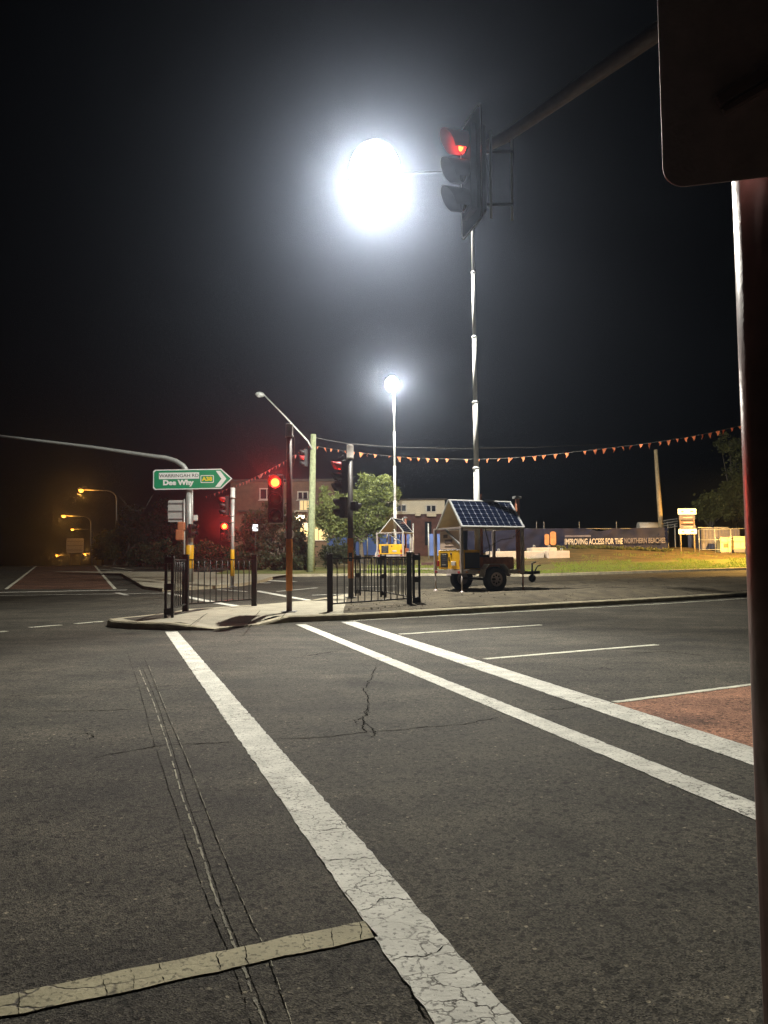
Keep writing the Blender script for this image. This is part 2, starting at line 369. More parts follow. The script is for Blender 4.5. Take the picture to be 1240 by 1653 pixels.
# lines beyond the island
for p, q, wd in (((268, 957), (384, 979), .26), ((414, 954), (528, 974), .24), ((352, 952), (398, 955), .15), ((447, 955), (512, 949), .12), ((504, 961), (600, 958), .12),
                 ((380, 935), (474, 939), .5), ((376, 941), (436, 941), .35), ((560, 948), (640, 946), .1)):
    strip('crosswalk_line' if wd > .2 else 'lane_line', G(*p), G(*q), wd, 'white_paint', .006, .004, .4)
# the road that runs away at the left
L0, R0 = G(10, 951), G(186, 951)
L1, R1 = D(66, 910, 70), D(148, 910, 70)
LEFT = []
for k in range(21):
    t = k/20; a = L0.lerp(L1, t); b = R0.lerp(R1, t); LEFT.append((a, b))
mb = MB()
mb.add([(p.x, p.y, Z(p.x, p.y)+.004) for ab in LEFT for p in ab], [(2*i, 2*i+1, 2*i+3, 2*i+2) for i in range(20)], True)
struct(mb.build('bus_lane_surface', 'faded_red'))
mb = MB(); far_ = []
for k in range(40):
    y = 58+k*5; a = D(66, 910, 70); f = (y-L0.y)/(L1.y-L0.y); l = L0+(L1-L0)*f; r = R0+(R1-R0)*f
    far_ += [(l.x-9, y, Z(0, y)+.002), (r.x+4, y, Z(0, y)+.002)]
struct(mb.add(far_, [(2*i, 2*i+1, 2*i+3, 2*i+2) for i in range(39)], True).build('road', 'asphalt'))
for i in (0, 1):
    for k in range(5):
        a, b = LEFT[k*4][i], LEFT[k*4+4][i]; strip('lane_line', a, b, .13, 'thin_paint', .008, 0, 1)
strip('stop_line', G(-30, 957), G(205, 952.5), .28, 'white_paint', .006, .004, .4)
strip('lane_line', G(-30, 962), G(270, 957.5), .11, 'white_paint', .006, .004, .4)
strip('lane_line', G(189, 957), G(205, 961), .18, 'white_paint', .006, .004, .4)
for yy in (915, 918.5, 922): strip('lane_line', G(160+(yy-915)*1.6, yy), G(212+(yy-915)*1., yy+2), .16, 'thin_paint', .008, 0, 1)

# cracks and saw cuts in the asphalt, each a shallow ribbon
def ribbon(name, pts, wd, m, wob=.02, z0=.0022, n_per=14, taper=True, parent=road, gap=0.):
    P = []
    pts = [Vector((p.x, p.y, 0)) for p in pts]
    for i in range(len(pts)-1):
        for k in range(n_per): P.append(pts[i].lerp(pts[i+1], k/n_per))
    P.append(pts[-1]); vs = []; fs = []; off = 0
    for i, p in enumerate(P):
        t = (P[min(i+1, len(P)-1)]-P[max(i-1, 0)]).normalized(); nm = Vector((-t.y, t.x, 0))
        off = .8*off+random.gauss(0, wob)
        w_ = wd*(.35+1.1*random.random() if taper else .85+.3*random.random())
        if taper: w_ *= min(1, .15+min(i, len(P)-1-i)/4)
        for sg in (-1, 1):
            q = p+nm*(off+sg*w_/2); vs.append((q.x, q.y, Z(q.x, q.y)+z0))
    sd = random.random()*50
    fs = [(2*i, 2*i+1, 2*i+3, 2*i+2) for i in range(len(P)-1) if noise.noise(Vector((i*.35+sd, 0, sd)))+.5 > gap]
    return MB().add(vs, fs).build(name, m, parent)
cut = lambda L: [G(*p) for p in L]
S1 = [(224, 1078), (246, 1130), (270, 1200), (294, 1285), (320, 1360), (352, 1460), (380, 1530), (430, 1660)]
ribbon('saw_cut', cut(S1), .008, 'sealant', .0007, .0024, 30, True, road, .30)
ribbon('saw_cut', cut([(x+6, y) for x, y in S1]), .003, 'tar', .0008, .002, 30, True, road, .2)
ribbon('saw_cut', cut([(205, 1052), (222, 1100), (243, 1180), (272, 1270), (305, 1370), (345, 1480), (390, 1600), (408, 1660)]), .003, 'tar', .0012, .0021, 30, True, road, .25)
ribbon('saw_cut', cut([(232, 1060), (262, 1135), (300, 1225), (345, 1345), (390, 1455), (430, 1540), (472, 1660)]), .003, 'tar', .001, .0022, 30, True, road, .2)
ribbon('saw_cut', cut([(238, 1068), (264, 1135), (302, 1225), (347, 1345), (392, 1455), (432, 1540), (474, 1660)]), .003, 'sealant', .0008, .0025, 30, True, road, .45)
CR = [[(100, 1232), (180, 1218), (250, 1205), (330, 1200), (385, 1196)], [(436, 1194), (520, 1190), (610, 1180), (700, 1172), (770, 1168), (812, 1156)],
      [(606, 1076), (600, 1098), (586, 1112), (590, 1140), (592, 1165), (586, 1185)], [(592, 1140), (580, 1160), (574, 1170)], [(592, 1165), (600, 1182), (596, 1192)],
      [(820, 1150), (880, 1146), (950, 1140)], [(0, 1125), (80, 1120), (150, 1114), (210, 1110), (330, 1104)], [(118, 1183), (140, 1186), (155, 1193)],
      [(930, 1078), (955, 1083), (975, 1078), (990, 1082)], [(60, 1150), (140, 1148), (230, 1145)], [(480, 1060), (540, 1052), (590, 1050)], [(1010, 1055), (1080, 1052), (1140, 1060)]]
for c in CR: ribbon('crack', cut(c), .009 if c[0][1] > 1060 else .022, 'tar', .012)
for x in range(30, 600, 46):      # breaks across the yellow line
    if random.random() < .6:
        yy = 1629-(x/600)*(1629-1501); ribbon('crack', cut([(x-3, yy-18), (x+1, yy), (x+3, yy+19)]), .003, 'tar', .002, .0056, 6)
for f in (.18, .33, .44, .52, .61, .66, .74, .80, .87, .93):   # breaks across the walk line
    c = a0.lerp(a1, f**.45); n_ = Vector(((a1-a0).y, -(a1-a0).x, 0)).normalized(); ud = (a1-a0).normalized()
    ribbon('crack', [c-n_*.105+ud*random.uniform(-.04, .04), c+ud*random.uniform(-.03, .03), c+n_*.105+ud*random.uniform(-.04, .04)], .004, 'tar', .008, .0056, 8)
ribbon('crack', [G(600, 1490), G(625, 1535), G(660, 1600), G(690, 1653)], .006, 'tar', .003, .0023)

# ------------------------------------------------------------------ traffic island
ISL_F = [G(172, 1010), G(180, 1013.5), G(215, 1016), G(270, 1017.5), G(345, 1018), G(420, 1010), G(467, 1005), G(560, 1001.5), G(700, 993.5), G(900, 981.5), G(1205, 963), G(1500, 946)]
ISL_R = [(-5.15, 15.5), (-4.95, 15.95), (-4.7, 16.9), (-4.62, 17.9), (-3.15, 19.75), (-2.1, 21.5), (-1.3, 24.0), (-.9, 25.0), (2., 25.8), (7., 27.2), (14., 30.2), (22, 34)]
def island_poly():
    return [Vector((p.x, p.y, 0)) for p in ISL_F]+[Vector((x, y, 0)) for x, y in ISL_R[::-1]]
def mound(x, y):      # dirt heaped on the right half
    f = min(1, max(0, (x-.2)/2.4)); return .13*f*(1+.25*noise.noise(Vector((x*.5, y*.5, 0))))
def isl_z(x, y): return Z(x, y)+.12
poly = island_poly(); n = len(poly)
cen = sum(poly, Vector())/n
mb = MB()
# kerb ring: face, sloping top; ramp where the crossing meets it
def kz(p):
    if -3.6 < p.x < -2.0 and p.y < 15.6: return .035
    return .13
fine = []
for i in range(n):
    a, b = poly[i], poly[(i+1) % n]; k = max(1, int((b-a).length/.5))
    for j in range(k): fine.append(a.lerp(b, j/k))
nf = len(fine); nrm = []
for i in range(nf):
    t = (fine[(i+1) % nf]-fine[i-1]).normalized(); nrm.append(Vector((-t.y, t.x, 0)))
vs = []
for i, p in enumerate(fine):
    h = kz(p); inn = nrm[i]
    for off, z in ((0, -.02), (.02, h*.8), (.05, h), (.19, h+.004)):
        q = p+inn*off; vs.append((q.x, q.y, Z(q.x, q.y)+z))
fs = [(i*4+k, ((i+1) % nf)*4+k, ((i+1) % nf)*4+k+1, i*4+k+1) for i in range(nf) for k in range(3)]
struct(mb.add(vs, fs).build('island_kerb', 'kerb'))
def fill(name, outline, m, dz, zf, res):
    bm = bmesh.new(); vsb = [bm.verts.new((p.x, p.y, 0)) for p in outline]; f = bm.faces.new(vsb)
    bmesh.ops.triangulate(bm, faces=[f])
    xs = [p.x for p in outline]; ys = [p.y for p in outline]
    for ax, lo, hi in ((0, min(xs), max(xs)), (1, min(ys), max(ys))):
        c = lo+res
        while c < hi:
            co = Vector((c, 0, 0)) if ax == 0 else Vector((0, c, 0)); no = Vector((1, 0, 0)) if ax == 0 else Vector((0, 1, 0))
            bmesh.ops.bisect_plane(bm, geom=list(bm.verts)+list(bm.edges)+list(bm.faces), plane_co=co, plane_no=no); c += res
    bmesh.ops.triangulate(bm, faces=list(bm.faces))
    for v in bm.verts: v.co.z = zf(v.co.x, v.co.y)+dz
    me = bpy.data.meshes.new(name); bm.to_mesh(me); bm.free(); me.materials.append(M[m])
    if me.polygons and sum(p.normal.z for p in me.polygons) < 0: me.flip_normals()
    for p in me.polygons: p.use_smooth = True
    o = bpy.data.objects.new(name, me); C.objects.link(o); return struct(o)
inner = [fine[i]+nrm[i]*.18 for i in range(nf)]
def top_z(x, y):
    ramp = max(0, 1-((x+2.75)**2/.9+(y-13.9)**2/2.2)); return Z(x, y)+.134-.1*min(1, ramp*1.6)
fill('traffic_island', inner, 'concrete', 0, top_z, .5)
fill('island_infill', [inner[i]+nrm[i]*.14 for i in range(nf) if fine[i].x < -4.12], 'asphalt', .006, top_z, .5)
dirt = [p for p in inner if p.x > -1.15]
i0 = [i for i, p in enumerate(inner) if p.x > -1.15]
def sstep(t): t = min(1, max(0, t)); return t*t*(3-2*t)
DSEG = [Vector((p.x, p.y, 0)) for p in inner]+[Vector((inner[0].x, inner[0].y, 0))]
def dirt_z(x, y):
    e = 9.; pt = Vector((x, y, 0))
    for a, b in zip(DSEG, DSEG[1:]):
        ab = b-a; f = min(1, max(0, (pt-a).dot(ab)/ab.length_squared)); e = min(e, (pt-a-ab*f).length)
    k = sstep(e/.9)
    return Z(x, y)+.146+k*.035+k*mound(x, y)+k*.03*noise.noise(Vector((x*1.6, y*1.6, 3)))+k*.015*noise.noise(Vector((x*5, y*5, 1)))
fill('island_dirt', dirt, 'dirt', 0, dirt_z, .3)
# loose stones and clods on the dirt and along its kerb
mb = MB(); k_ = 0
while k_ < 1500:
    if random.random() < .55: a = random.choice(dirt); x, y = a.x+random.gauss(0, .25), a.y+random.gauss(0, .25)
    else: x, y = random.uniform(-.8, 12), random.uniform(16.5, 29)
    ins = sum(1 for a, b in zip(DSEG, DSEG[1:]) if (a.y > y) != (b.y > y) and x < (b.x-a.x)*(y-a.y)/(b.y-a.y)+a.x) % 2
    if not ins or x < -.9: continue
    k_ += 1; r = random.uniform(.008, .03)*(2 if random.random() < .04 else 1); z = dirt_z(x, y)
    vs = [Vector((x+r*random.uniform(.6, 1.3)*math.cos(g), y+r*random.uniform(.6, 1.3)*math.sin(g), z-.004)) for g in (0, 1.3, 2.5, 3.8, 5.1)]+[Vector((x+random.uniform(-.3, .3)*r, y, z+r*random.uniform(.5, 1)))]
    mb.add(vs, [(0, 1, 5), (1, 2, 5), (2, 3, 5), (3, 4, 5), (4, 0, 5)])
struct(mb.build('loose_stones', 'dirt'), 'stuff')
for p, q in (((300, 1015), (335, 990)), ((395, 1013), (420, 986)), ((452, 1000), (470, 978))):     # slab joints
    A, B = G(*p, .135), G(*q, .135); ribbon('slab_joint', [A, B], .012, 'tar', .002, .139, 10, False, bpy.data.objects['traffic_island'])

# ------------------------------------------------------------------ far side: footpath, verge, kerb
KERB = [G(-200, 925)]+[G(px, py) for px, py in ((470, 931), (560, 930), (700, 929.5), (850, 931), (1000, 926.5), (1205, 920), (1420, 913))]
KERB = [Vector((-9.0, 40.2, 0))]+KERB[1:]
def kerb_at(x):
    for a, b in zip(KERB, KERB[1:]):
        if x <= b.x: t = (x-a.x)/(b.x-a.x); return a.y+(b.y-a.y)*t
    a, b = KERB[-2:]; return b.y+(x-b.x)*(b.y-a.y)/(b.x-a.x)
def sstep(t): t = min(1, max(0, t)); return t*t*(3-2*t)
def verge_z(x, s):
    y = kerb_at(x)+s; h = .12+(.42+.44*sstep((x-4)/10))*min(1.15, (max(0, s)/12.5)**1.6)
    if s > .4: h += .05*noise.noise(Vector((x*.5, y*.5, 0)))*min(1, s/2)
    return Z(x, min(y, 58))+h
xs = steps(-9, 40, .7); ss = [0, .01, .16, .4]+steps(.8, 30, .9)
mb = MB(); vs = []
for s in ss:
    for x in xs: vs.append((x, kerb_at(x)+s, (Z(x, kerb_at(x))-.02) if s == 0 else verge_z(x, s)))
nx = len(xs)
SPL = min(j for j, s in enumerate(ss) if s > 6.2)
for nm_, m_, j0, j1 in (('grass_verge', 'grass_soil', 3, SPL), ('dirt_bank', 'bank', SPL, len(ss)-1)):
    struct(MB().add(vs, [(j*nx+i, j*nx+i+1, (j+1)*nx+i+1, (j+1)*nx+i) for j in range(j0, j1) for i in range(nx-1)], True).build(nm_, m_))
mb = MB(); mb.add([vs[j*nx+i] for j in range(4) for i in range(nx)], [(j*nx+i, j*nx+i+1, (j+1)*nx+i+1, (j+1)*nx+i) for j in range(3) for i in range(nx-1)])
struct(mb.build('far_kerb', 'kerb'))
# grass blades on the verge
mb = MB()
for _ in range(26000):
    x = random.uniform(-1, 32); s = random.uniform(.3, 6.8) if random.random() < .86 else random.uniform(6.5, 14)
    if noise.noise(Vector((x*.4, s*.4, 5))) < -.25+.06*max(0, s-5): continue
    y = kerb_at(x)+s; z = verge_z(x, s); h = random.uniform(.04, .11)*(1.8 if s > 9 else 1); a = random.uniform(0, PI); dx, dy = math.cos(a)*.02, math.sin(a)*.02; lx, ly = random.gauss(0, .03), random.gauss(0, .03)
    mb.add([(x-dx, y-dy, z-.01), (x+dx, y+dy, z-.01), (x+lx, y+ly, z+h)], [(0, 1, 2)])
struct(mb.build('grass', 'blade'), 'stuff')
# pale path behind the central verge
PTH = [(1.3, 3.0), (6.5, 3.6), (6.5, 5.2), (-2, 4.3), (-2, 3.0)]
mb = MB()
pv = []; 
for i in range(13):
    x = -2+i*.75
    for s in (3.0, 4.4): pv.append((x, kerb_at(x)+s, verge_z(x, s)+.035))
struct(mb.add(pv, [(2*i, 2*i+1, 2*i+3, 2*i+2) for i in range(12)]).build('path', 'concrete'))
# corner footpath at the left, with its kerb
CP = [G(*p) for p in ((196, 929), (214, 940), (232, 951), (262, 955), (300, 953), (350, 950), (392, 946), (425, 940), (440, 935))]
CP += [Vector((-4.5, 41, 0)), Vector((-9, 43, 0)), Vector((-20, 46, 0))]
CP = [Vector((p.x, p.y, 0)) for p in CP]
def cz(x, y): return Z(x, y)+.12
fill('footpath', CP, 'concrete', 0, cz, 1.)
mb = MB(); k = 9
vv = []
for i in range(k):
    p = CP[i]; c = Vector((-11, 40, 0)); o = (p-c).normalized()
    for off, z in ((.03, -.02), (.0, .11), (-.14, .128)): q = p+o*off; vv.append((q.x, q.y, Z(q.x, q.y)+z))
struct(mb.add(vv, [(i*3+j, (i+1)*3+j, (i+1)*3+j+1, i*3+j+1) for i in range(k-1) for j in range(2)]).build('corner_kerb', 'kerb'))

# ------------------------------------------------------------------ traffic signal pieces
def cyl_arc(r, L, a0, a1, slope=0., n=14):
    """open visor: part of a tube around local -Y, cut so the lower lip is shorter"""
    vs = []; fs = []
    for i in range(n+1):
        a = a0+(a1-a0)*i/n; x, z = math.sin(a)*r, math.cos(a)*r; ln = L*(1-slope*(1-math.cos(a))/2)
        vs += [(x, 0, z), (x, -ln, z), (x*.955, 0, z*.955), (x*.955, -ln, z*.955)]
    for i in range(n): o = i*4; fs += [(o, o+4, o+5, o+1), (o+2, o+3, o+7, o+6), (o+1, o+5, o+7, o+3)]
    return vs, fs
def signal(parent, loc, rz, lit=0, nasp=3, board=True, name='signal_head', s=1., bolt=True):
    H_ = nasp*.31*s; mb = MB()
    mb.box((0, .09*s, 0), (.29*s, .18*s, H_), None, .02*s)
    for k in range(nasp): mb.lathe([(.118*s, 0), (.118*s, .02*s)], 16, Matrix.Rotation(PI/2, 3, 'X'), (0, .005, H_/2-.155*s-k*.31*s))
    hd = mb.build(name, 'black_plastic', parent, loc, rz)
    if board:
        out = rrect(.60*s, H_+.30*s, .07*s); inn = rrect(.555*s, H_+.255*s, .055*s)
        MB().prism(out, .06*s, .072*s).build('target_board', 'black_plastic', hd)
        m = len(out); vs = [(u_, .056*s, v_) for u_, v_ in out]+[(u_, .056*s, v_) for u_, v_ in inn]
        MB().add(vs, [(i, (i+1) % m, m+(i+1) % m, m+i) for i in range(m)]).build('board_border', 'sign_white', hd)
    for k in range(nasp):
        zc = H_/2-.155*s-k*.31*s; on = (k == lit)
        vs, fs = cyl_arc(.125*s, .27*s, -2.35, 2.35, .55)
        MB().add([(x, y, z+zc) for x, y, z in vs], fs, True).build('visor', 'visor_red_glow' if on else 'black_plastic', hd)
        MB().lathe([(.002, .035*s), (.05*s, .03*s), (.09*s, .016*s), (.102*s, 0)], 18, Matrix.Rotation(PI/2, 3, 'X'), (0, -.018*s, zc)).build('lens', 'red_rim' if on else 'lens_dark', hd)
        if on: MB().lathe([(.001, .045*s), (.05*s, .040*s), (.08*s, .030*s), (.08*s, .018*s)], 18, Matrix.Rotation(PI/2, 3, 'X'), (0, -.018*s, zc)).build('overexposed_core', 'red_lit', hd)  # yellowish core over red rim imitates an overexposed lens and its halo
    return hd
def beam(hd, z, power):          # the forward beam of a lit red lens
    l = bpy.data.lights.new('red_beam', 'SPOT'); l.energy = power; l.color = (1, .05, .03); l.spot_size = .62; l.spot_blend = .7; l.shadow_soft_size = .08
    o = bpy.data.objects.new('red_beam', l); C.objects.link(o); o.parent = hd; o.location = (0, -.33, z); o.rotation_euler = (math.radians(-91.5), 0, 0)
def facing(dx, dy): return math.atan2(dx, -dy)       # turn of a head whose front is -Y so that it looks along (dx, dy)
def bracket(parent, pts, m='black_metal', r=.022): return MB().tube(pts, r, 8).build('bracket', m, parent)
def post(t, h, r, m, sleeve, s0, s1, capm, cap_h=.3):
    MB().tube([(0, 0, -.05), (0, 0, h-cap_h+.02)], r, 16).build('pole', m, t)
    MB().lathe([(r*1.02, s0), (r*1.12, s0+.01), (r*1.12, s1-.01), (r*1.02, s1)], 18).build('sleeve', sleeve, t)
    MB().lathe([(.0, h), (r*1.15, h-.012), (r*1.3, h-.04), (r*1.3, h-cap_h+.04), (r*1.45, h-cap_h+.03), (r*1.45, h-cap_h), (r, h-cap_h)], 18).build('cap', capm, t)
    MB().box((0, 0, .012), (.3, .3, .024), None, .006).build('base_plate', 'galv_dark', t)

# brown post, left, red light facing the camera
P = G(467, 988, .135); t = thing('traffic_signal_post', 'brown signal post with orange sleeve and lit red light between the two fences', 'traffic signal', (P.x, P.y, top_z(P.x, P.y)), 0, 'signal posts on the island')
post(t, 4.06, .062, 'brown_paint', 'orange_sleeve', .45, 1.56, 'grey_cap')
beam(signal(t, (-.29, -.06, 2.42), facing(.03, -1), 0, 3, False, 'signal_head', 1.12), .347, 380)
for z in (2.05, 2.82): bracket(t, [(0, 0, z), (-.12, .08, z), (-.26, .1, z)])
MB().lathe([(0, .006), (.105, .004), (.11, 0), (.105, -.004), (0, -.006)], 24, Matrix.Rotation(PI/2, 3, 'X'), (-.01, .085, 1.66)).build('round_sign_back', 'sign_white', t)
bracket(t, [(.062, 0, 3.8), (.11, -.02, 3.75), (.11, -.02, 3.2), (.07, 0, 3.1)], 'galv_dark', .01)
# brown post further back
P = G(566.5, 967, .135); t = thing('traffic_signal_post', 'dark brown signal post with side-facing heads standing inside the right fence', 'traffic signal', (P.x, P.y, dirt_z(P.x, P.y)-.01), 0, 'signal posts on the island')
post(t, 4.35, .075, 'dark_paint', 'orange_sleeve', .55, 1.68, 'grey_cap', .42)
signal(t, (-.28, 0, 3.42), facing(-1, -.42), 0, 3, False)
signal(t, (-.26, .1, 2.55), facing(-1, .5), -1, 2, False, 'pedestrian_head', .95)
signal(t, (.13, .02, 2.58), facing(.6, .8), -1, 1, False, 'pedestrian_head', .85)
for z in (3.0, 3.9, 2.3, 2.82): bracket(t, [(0, 0, z), (-.24, .03, z)])
bracket(t, [(-.16, .06, 2.9), (-.16, .06, 4.0), (-.2, .06, 4.05), (-.36, 0, 3.95)], 'black_metal', .014)
b = MB().box((0, -.11, 1.15), (.11, .08, .24), None, .015).build('push_button', 'black_plastic', t)
MB().lathe([(.0, .02), (.03, .015), (.034, 0)], 14, Matrix.Rotation(PI/2, 3, 'X'), (0, -.15, 1.12)).build('button', 'galv', b)

# ------------------------------------------------------------------ pedestrian fences
def fence(name, label, posts, panels, hide=()):
    o = Vector((posts[0][0].x, posts[0][0].y, 0)); z0 = top_z(o.x, o.y)
    t = thing(name, label, 'fence', (o.x, o.y, z0), 0, 'pedestrian fences on the island')
    def loc(p): return Vector((p.x-o.x, p.y-o.y, top_z(p.x, p.y)-z0+(.03 if p.x > -1 else 0)))
    for p, dbl in posts:
        q = loc(p)
        if dbl:
            for sx in (-.065, .065): MB().box((q.x+sx, q.y, q.z+.6), (.05, .05, 1.24)).build('post', 'black_metal', t)
            for z in (.12, .6, 1.12): MB().box((q.x, q.y, q.z+z), (.19, .085, .13), None, .01).build('clamp', 'black_metal', t)
        else: MB().box((q.x, q.y, q.z+.6), (.125, .125, 1.24), None, .012).build('post', 'black_metal', t); MB().box((q.x, q.y, q.z+1.235), (.14, .14, .03), None, .006).build('post_cap', 'black_metal', t)
    bar0 = None
    for a, b, nb in panels:
        a, b = loc(posts[a][0]), loc(posts[b][0])
        for z in (.16, 1.13): MB().bar(a+Vector((0, 0, z)), b+Vector((0, 0, z)), .045, .03).build('rail', 'black_metal', t)
        for k in range(1, nb+1):
            p = a.lerp(b, k/(nb+1))
            if bar0 is None: bar0 = MB().tube([(0, 0, .16), (0, 0, 1.13)], .0125, 6).build('bar', 'black_metal', t, p)
            else: share(bar0, p, t)
gp = lambda x, y: G(x, y, .135)
fence('pedestrian_fence', 'black steel pedestrian fence turning a corner beside the green direction sign', [(gp(273, 997), True), (gp(299.5, 987), False), (gp(410.5, 978), False)], [(0, 1, 8), (1, 2, 11)])
fence('pedestrian_fence', 'black steel pedestrian fence wrapping the rear brown post, left of the solar trailer',
      [(gp(533, 987), False), (gp(661, 979), False), (gp(673, 978.5), True), (gp(619, 966), True), (gp(578, 963), True)], [(0, 1, 11), (2, 3, 9), (3, 4, 8)])

# ------------------------------------------------------------------ sign mast at the left corner
P = G(306, 939, .13); base = Vector((P.x, P.y, cz(P.x, P.y))); Ys = P.y
t = thing('mast_arm_pole', 'grey mast pole with yellow sleeve, long curved arm reaching left over the road', 'mast pole', base)
def loc(px, py, dy=0): q = D(px, py, Ys+dy); return q-base
top = loc(306, 775); r = .155
MB().tube([(0, 0, -.05), (top.x*.5, 0, top.z*.5), (top.x, 0, top.z)], [r*1.05, r, r*.95], 20).build('pole', 'galv', t)
arm = [loc(306, 790), loc(305.5, 772), loc(303, 763), loc(296, 752), loc(284, 744), loc(268, 739), loc(245, 736), loc(150, 722), loc(60, 711), loc(-40, 699)]
MB().tube(arm, [r*.9, r*.85, r*.8, r*.72, r*.65, r*.6, r*.56, r*.44, r*.38, r*.32], 14).build('arm', 'galv', t)
MB().lathe([(r*1.02, .0), (r*1.09, .01), (r*1.09, loc(306, 880).z-loc(306, 918).z-.01), (r*1.02, loc(306, 880).z-loc(306, 918).z)], 20, None, (0, 0, loc(306, 918).z)).build('sleeve', 'yellow_sleeve', t)
signal(t, loc(309, 857, -.3)+Vector((.08, 0, 0)), facing(1, -.5), -1, 2, False, 'pedestrian_head', .95)
MB().box(loc(316, 836), (.17, .14, .24), None, .02).build('detector', 'white_cap', t)
bracket(t, [loc(308, 842), loc(316, 842)], 'galv_dark')
for z in (797, 803, 809, 815): MB().lathe([(0, -.17), (.018, -.17), (.018, -.15)], 8, Matrix.Rotation(PI/2, 3, 'X'), loc(307, z)).build('bolt', 'galv_dark', t)
q = loc(-11, 699)
hd = signal(t, q+Vector((0, -.2, -.35)), facing(.1, -1), 0, 3, True)
# direction sign
A, B = D(247.5, 757, Ys-.28), D(375, 790, Ys-.28); wd, ht = B.x-A.x, A.z-B.z
sg = thing('direction_sign', 'green arrow-shaped street direction sign with white lettering mounted on the mast', 'sign', ((A.x+B.x)/2, Ys-.28, (A.z+B.z)/2))
sg.rotation_euler.y = -.0077
W2, H2 = wd/2, ht/2-.02
arrow = lambda k, ap: rrect(.1, .1, .04) and [(-W2+k+.08, -H2+k), (-W2+k, -H2+k+.08), (-W2+k, H2-k-.08), (-W2+k+.08, H2-k), (W2-ap-k*.4, H2-k), (W2-k*1.5, 0), (W2-ap-k*.4, -H2+k)]
MB().prism(arrow(0, .47), 0, .03).build('border', 'sign_white', sg)
MB().prism(arrow(.045, .47), -.006, .0).build('face', 'sign_green', sg)
sc = wd/128.
X = lambda px: -W2+(px-247.5)*sc
cz_ = lambda py: H2-(py-757)*sc
MB().box(((X(257)+X(322))/2, -.011, cz_(767.5)), ((322-257)*sc, .008, 10.5*sc), None, .003).build('name_plate', 'sign_white', sg)
text('lettering', 'WARRINGAH RD', 7.4*sc, 'sign_black', sg, (X(289.5), -.018, cz_(767.6)), (PI/2, 0, 0), .003, .0, 1.12)
text('lettering', 'Dee Why', 10.5*sc*1.05, 'sign_white', sg, (X(288), -.012, cz_(778.8)), (PI/2, 0, 0), .004, .016, 1.12)
MB().prism(rrect(21.5*sc, 12.5*sc, .04), -.012, -.006).build('route_border', 'sign_white', sg).location = (X(335), 0, cz_(773.5))
MB().prism(rrect(19*sc, 10*sc, .03), -.016, -.0125).build('route_panel', 'sign_green', sg).location = (X(335), 0, cz_(773.5))
text('lettering', 'A38', 8.8*sc, 'sign_yellow', sg, (X(335), -.019, cz_(773.7)), (PI/2, 0, 0), .003, .012, 1.1)
c = [(349, 760.5), (356, 760.5), (366, 773.5), (356, 786.5), (348, 786.5), (358, 773.5)]
MB().prism([(X(a), cz_(b)) for a, b in c], -.012, -.006).build('chevron', 'sign_white', sg)
# thin post with the sign seen from behind and two orange push housings
Yt = Ys-1.4; P = D(297.5, 940, Yt); base2 = Vector((P.x, Yt, cz(P.x, Yt)))
t = thing('sign_post', 'thin grey sign post with blank sign back left of the mast', 'sign post', base2)
l2 = lambda px, py, dy=0: D(px, py, Yt+dy)-base2
MB().tube([(0, 0, -.04), l2(297.5, 806)], .036, 12).build('pole', 'galv', t)
a, b = l2(271.5, 807.5, .05), l2(298.5, 842.5, .05)
bk = MB().prism(rrect(b.x-a.x, a.z-b.z, .06), 0, .008).build('sign_plate', 'sign_back', t, ((a.x+b.x)/2, a.y, (a.z+b.z)/2))
for k in (-.36, 0, .36): MB().box((0, -.018, k*(a.z-b.z)), ((b.x-a.x)*.9, .03, .045), None, .005).build('stiffener', 'galv_dark', bk)
for (px0, py0, px1, py1) in ((287, 842.5, 299, 857), (284, 855, 297, 872.5)):
    a, b = l2(px0, py0, -.1), l2(px1, py1, -.1); MB().box((a+b)/2, (b.x-a.x, .18, a.z-b.z), None, .05).build('lantern_housing', 'orange_box', t)

# grey signal post on the corner footpath
P = G(375, 947, .13); base3 = Vector((P.x, P.y, cz(P.x, P.y))); Yg = P.y
t = thing('traffic_signal_post', 'grey signal post with yellow sleeve and lit red light right of the direction sign', 'traffic signal', base3)
l3 = lambda px, py, dy=0: D(px, py, Yg+dy)-base3
h3 = l3(375, 787).z; post(t, h3, .068, 'galv', 'yellow_sleeve', l3(375, 930).z, l3(375, 887).z, 'white_cap', .4)
beam(signal(t, l3(362.5, 857.5, -.05), facing(.15, -1), 0, 2, False, 'pedestrian_head', 1.15), .178, 520)
signal(t, l3(362, 817, 0), facing(-.9, -.75), 0, 3, False, 'signal_head', .8)
for py in (800, 832, 845, 868): bracket(t, [l3(375, py), l3(364, py, .06)], 'black_metal')
for py in (834, 844, 866): MB().lathe([(.069, 0), (.085, .01), (.085, .04), (.069, .05)], 14, None, l3(375, py)).build('clamp', 'galv', t)

# ------------------------------------------------------------------ green timber pole, street light on an arm
Yp = 41.5; bx = D(501.5, 928, Yp); base4 = Vector((bx.x, Yp, verge_z(bx.x, max(.3, Yp-kerb_at(bx.x)))))
t = thing('street_light', 'greenish timber pole with unlit street light on a long raked arm', 'street light', base4)
l4 = lambda px, py, dy=0: D(px, py, Yp+dy)-base4
MB().tube([(0, 0, -.1), l4(503, 850), l4(506, 701)], [.21, .19, .145], 16).build('pole', 'timber_green', t)
MB().tube([l4(504, 725, -.18), l4(497, 712, -.18), l4(460, 672, -.18), l4(427, 638, -.18)], [.05, .05, .045, .04], 10).build('arm', 'galv', t)
hd = MB(); e = l4(427, 638, -.18); f = l4(412, 636, -.18); d = f-e
hd.tube([e, e+d*.15, e+d*.5, e+d*.85, f], [.05, .12, .17, .12, .03], 14).build('lamp_head', 'galv', t)
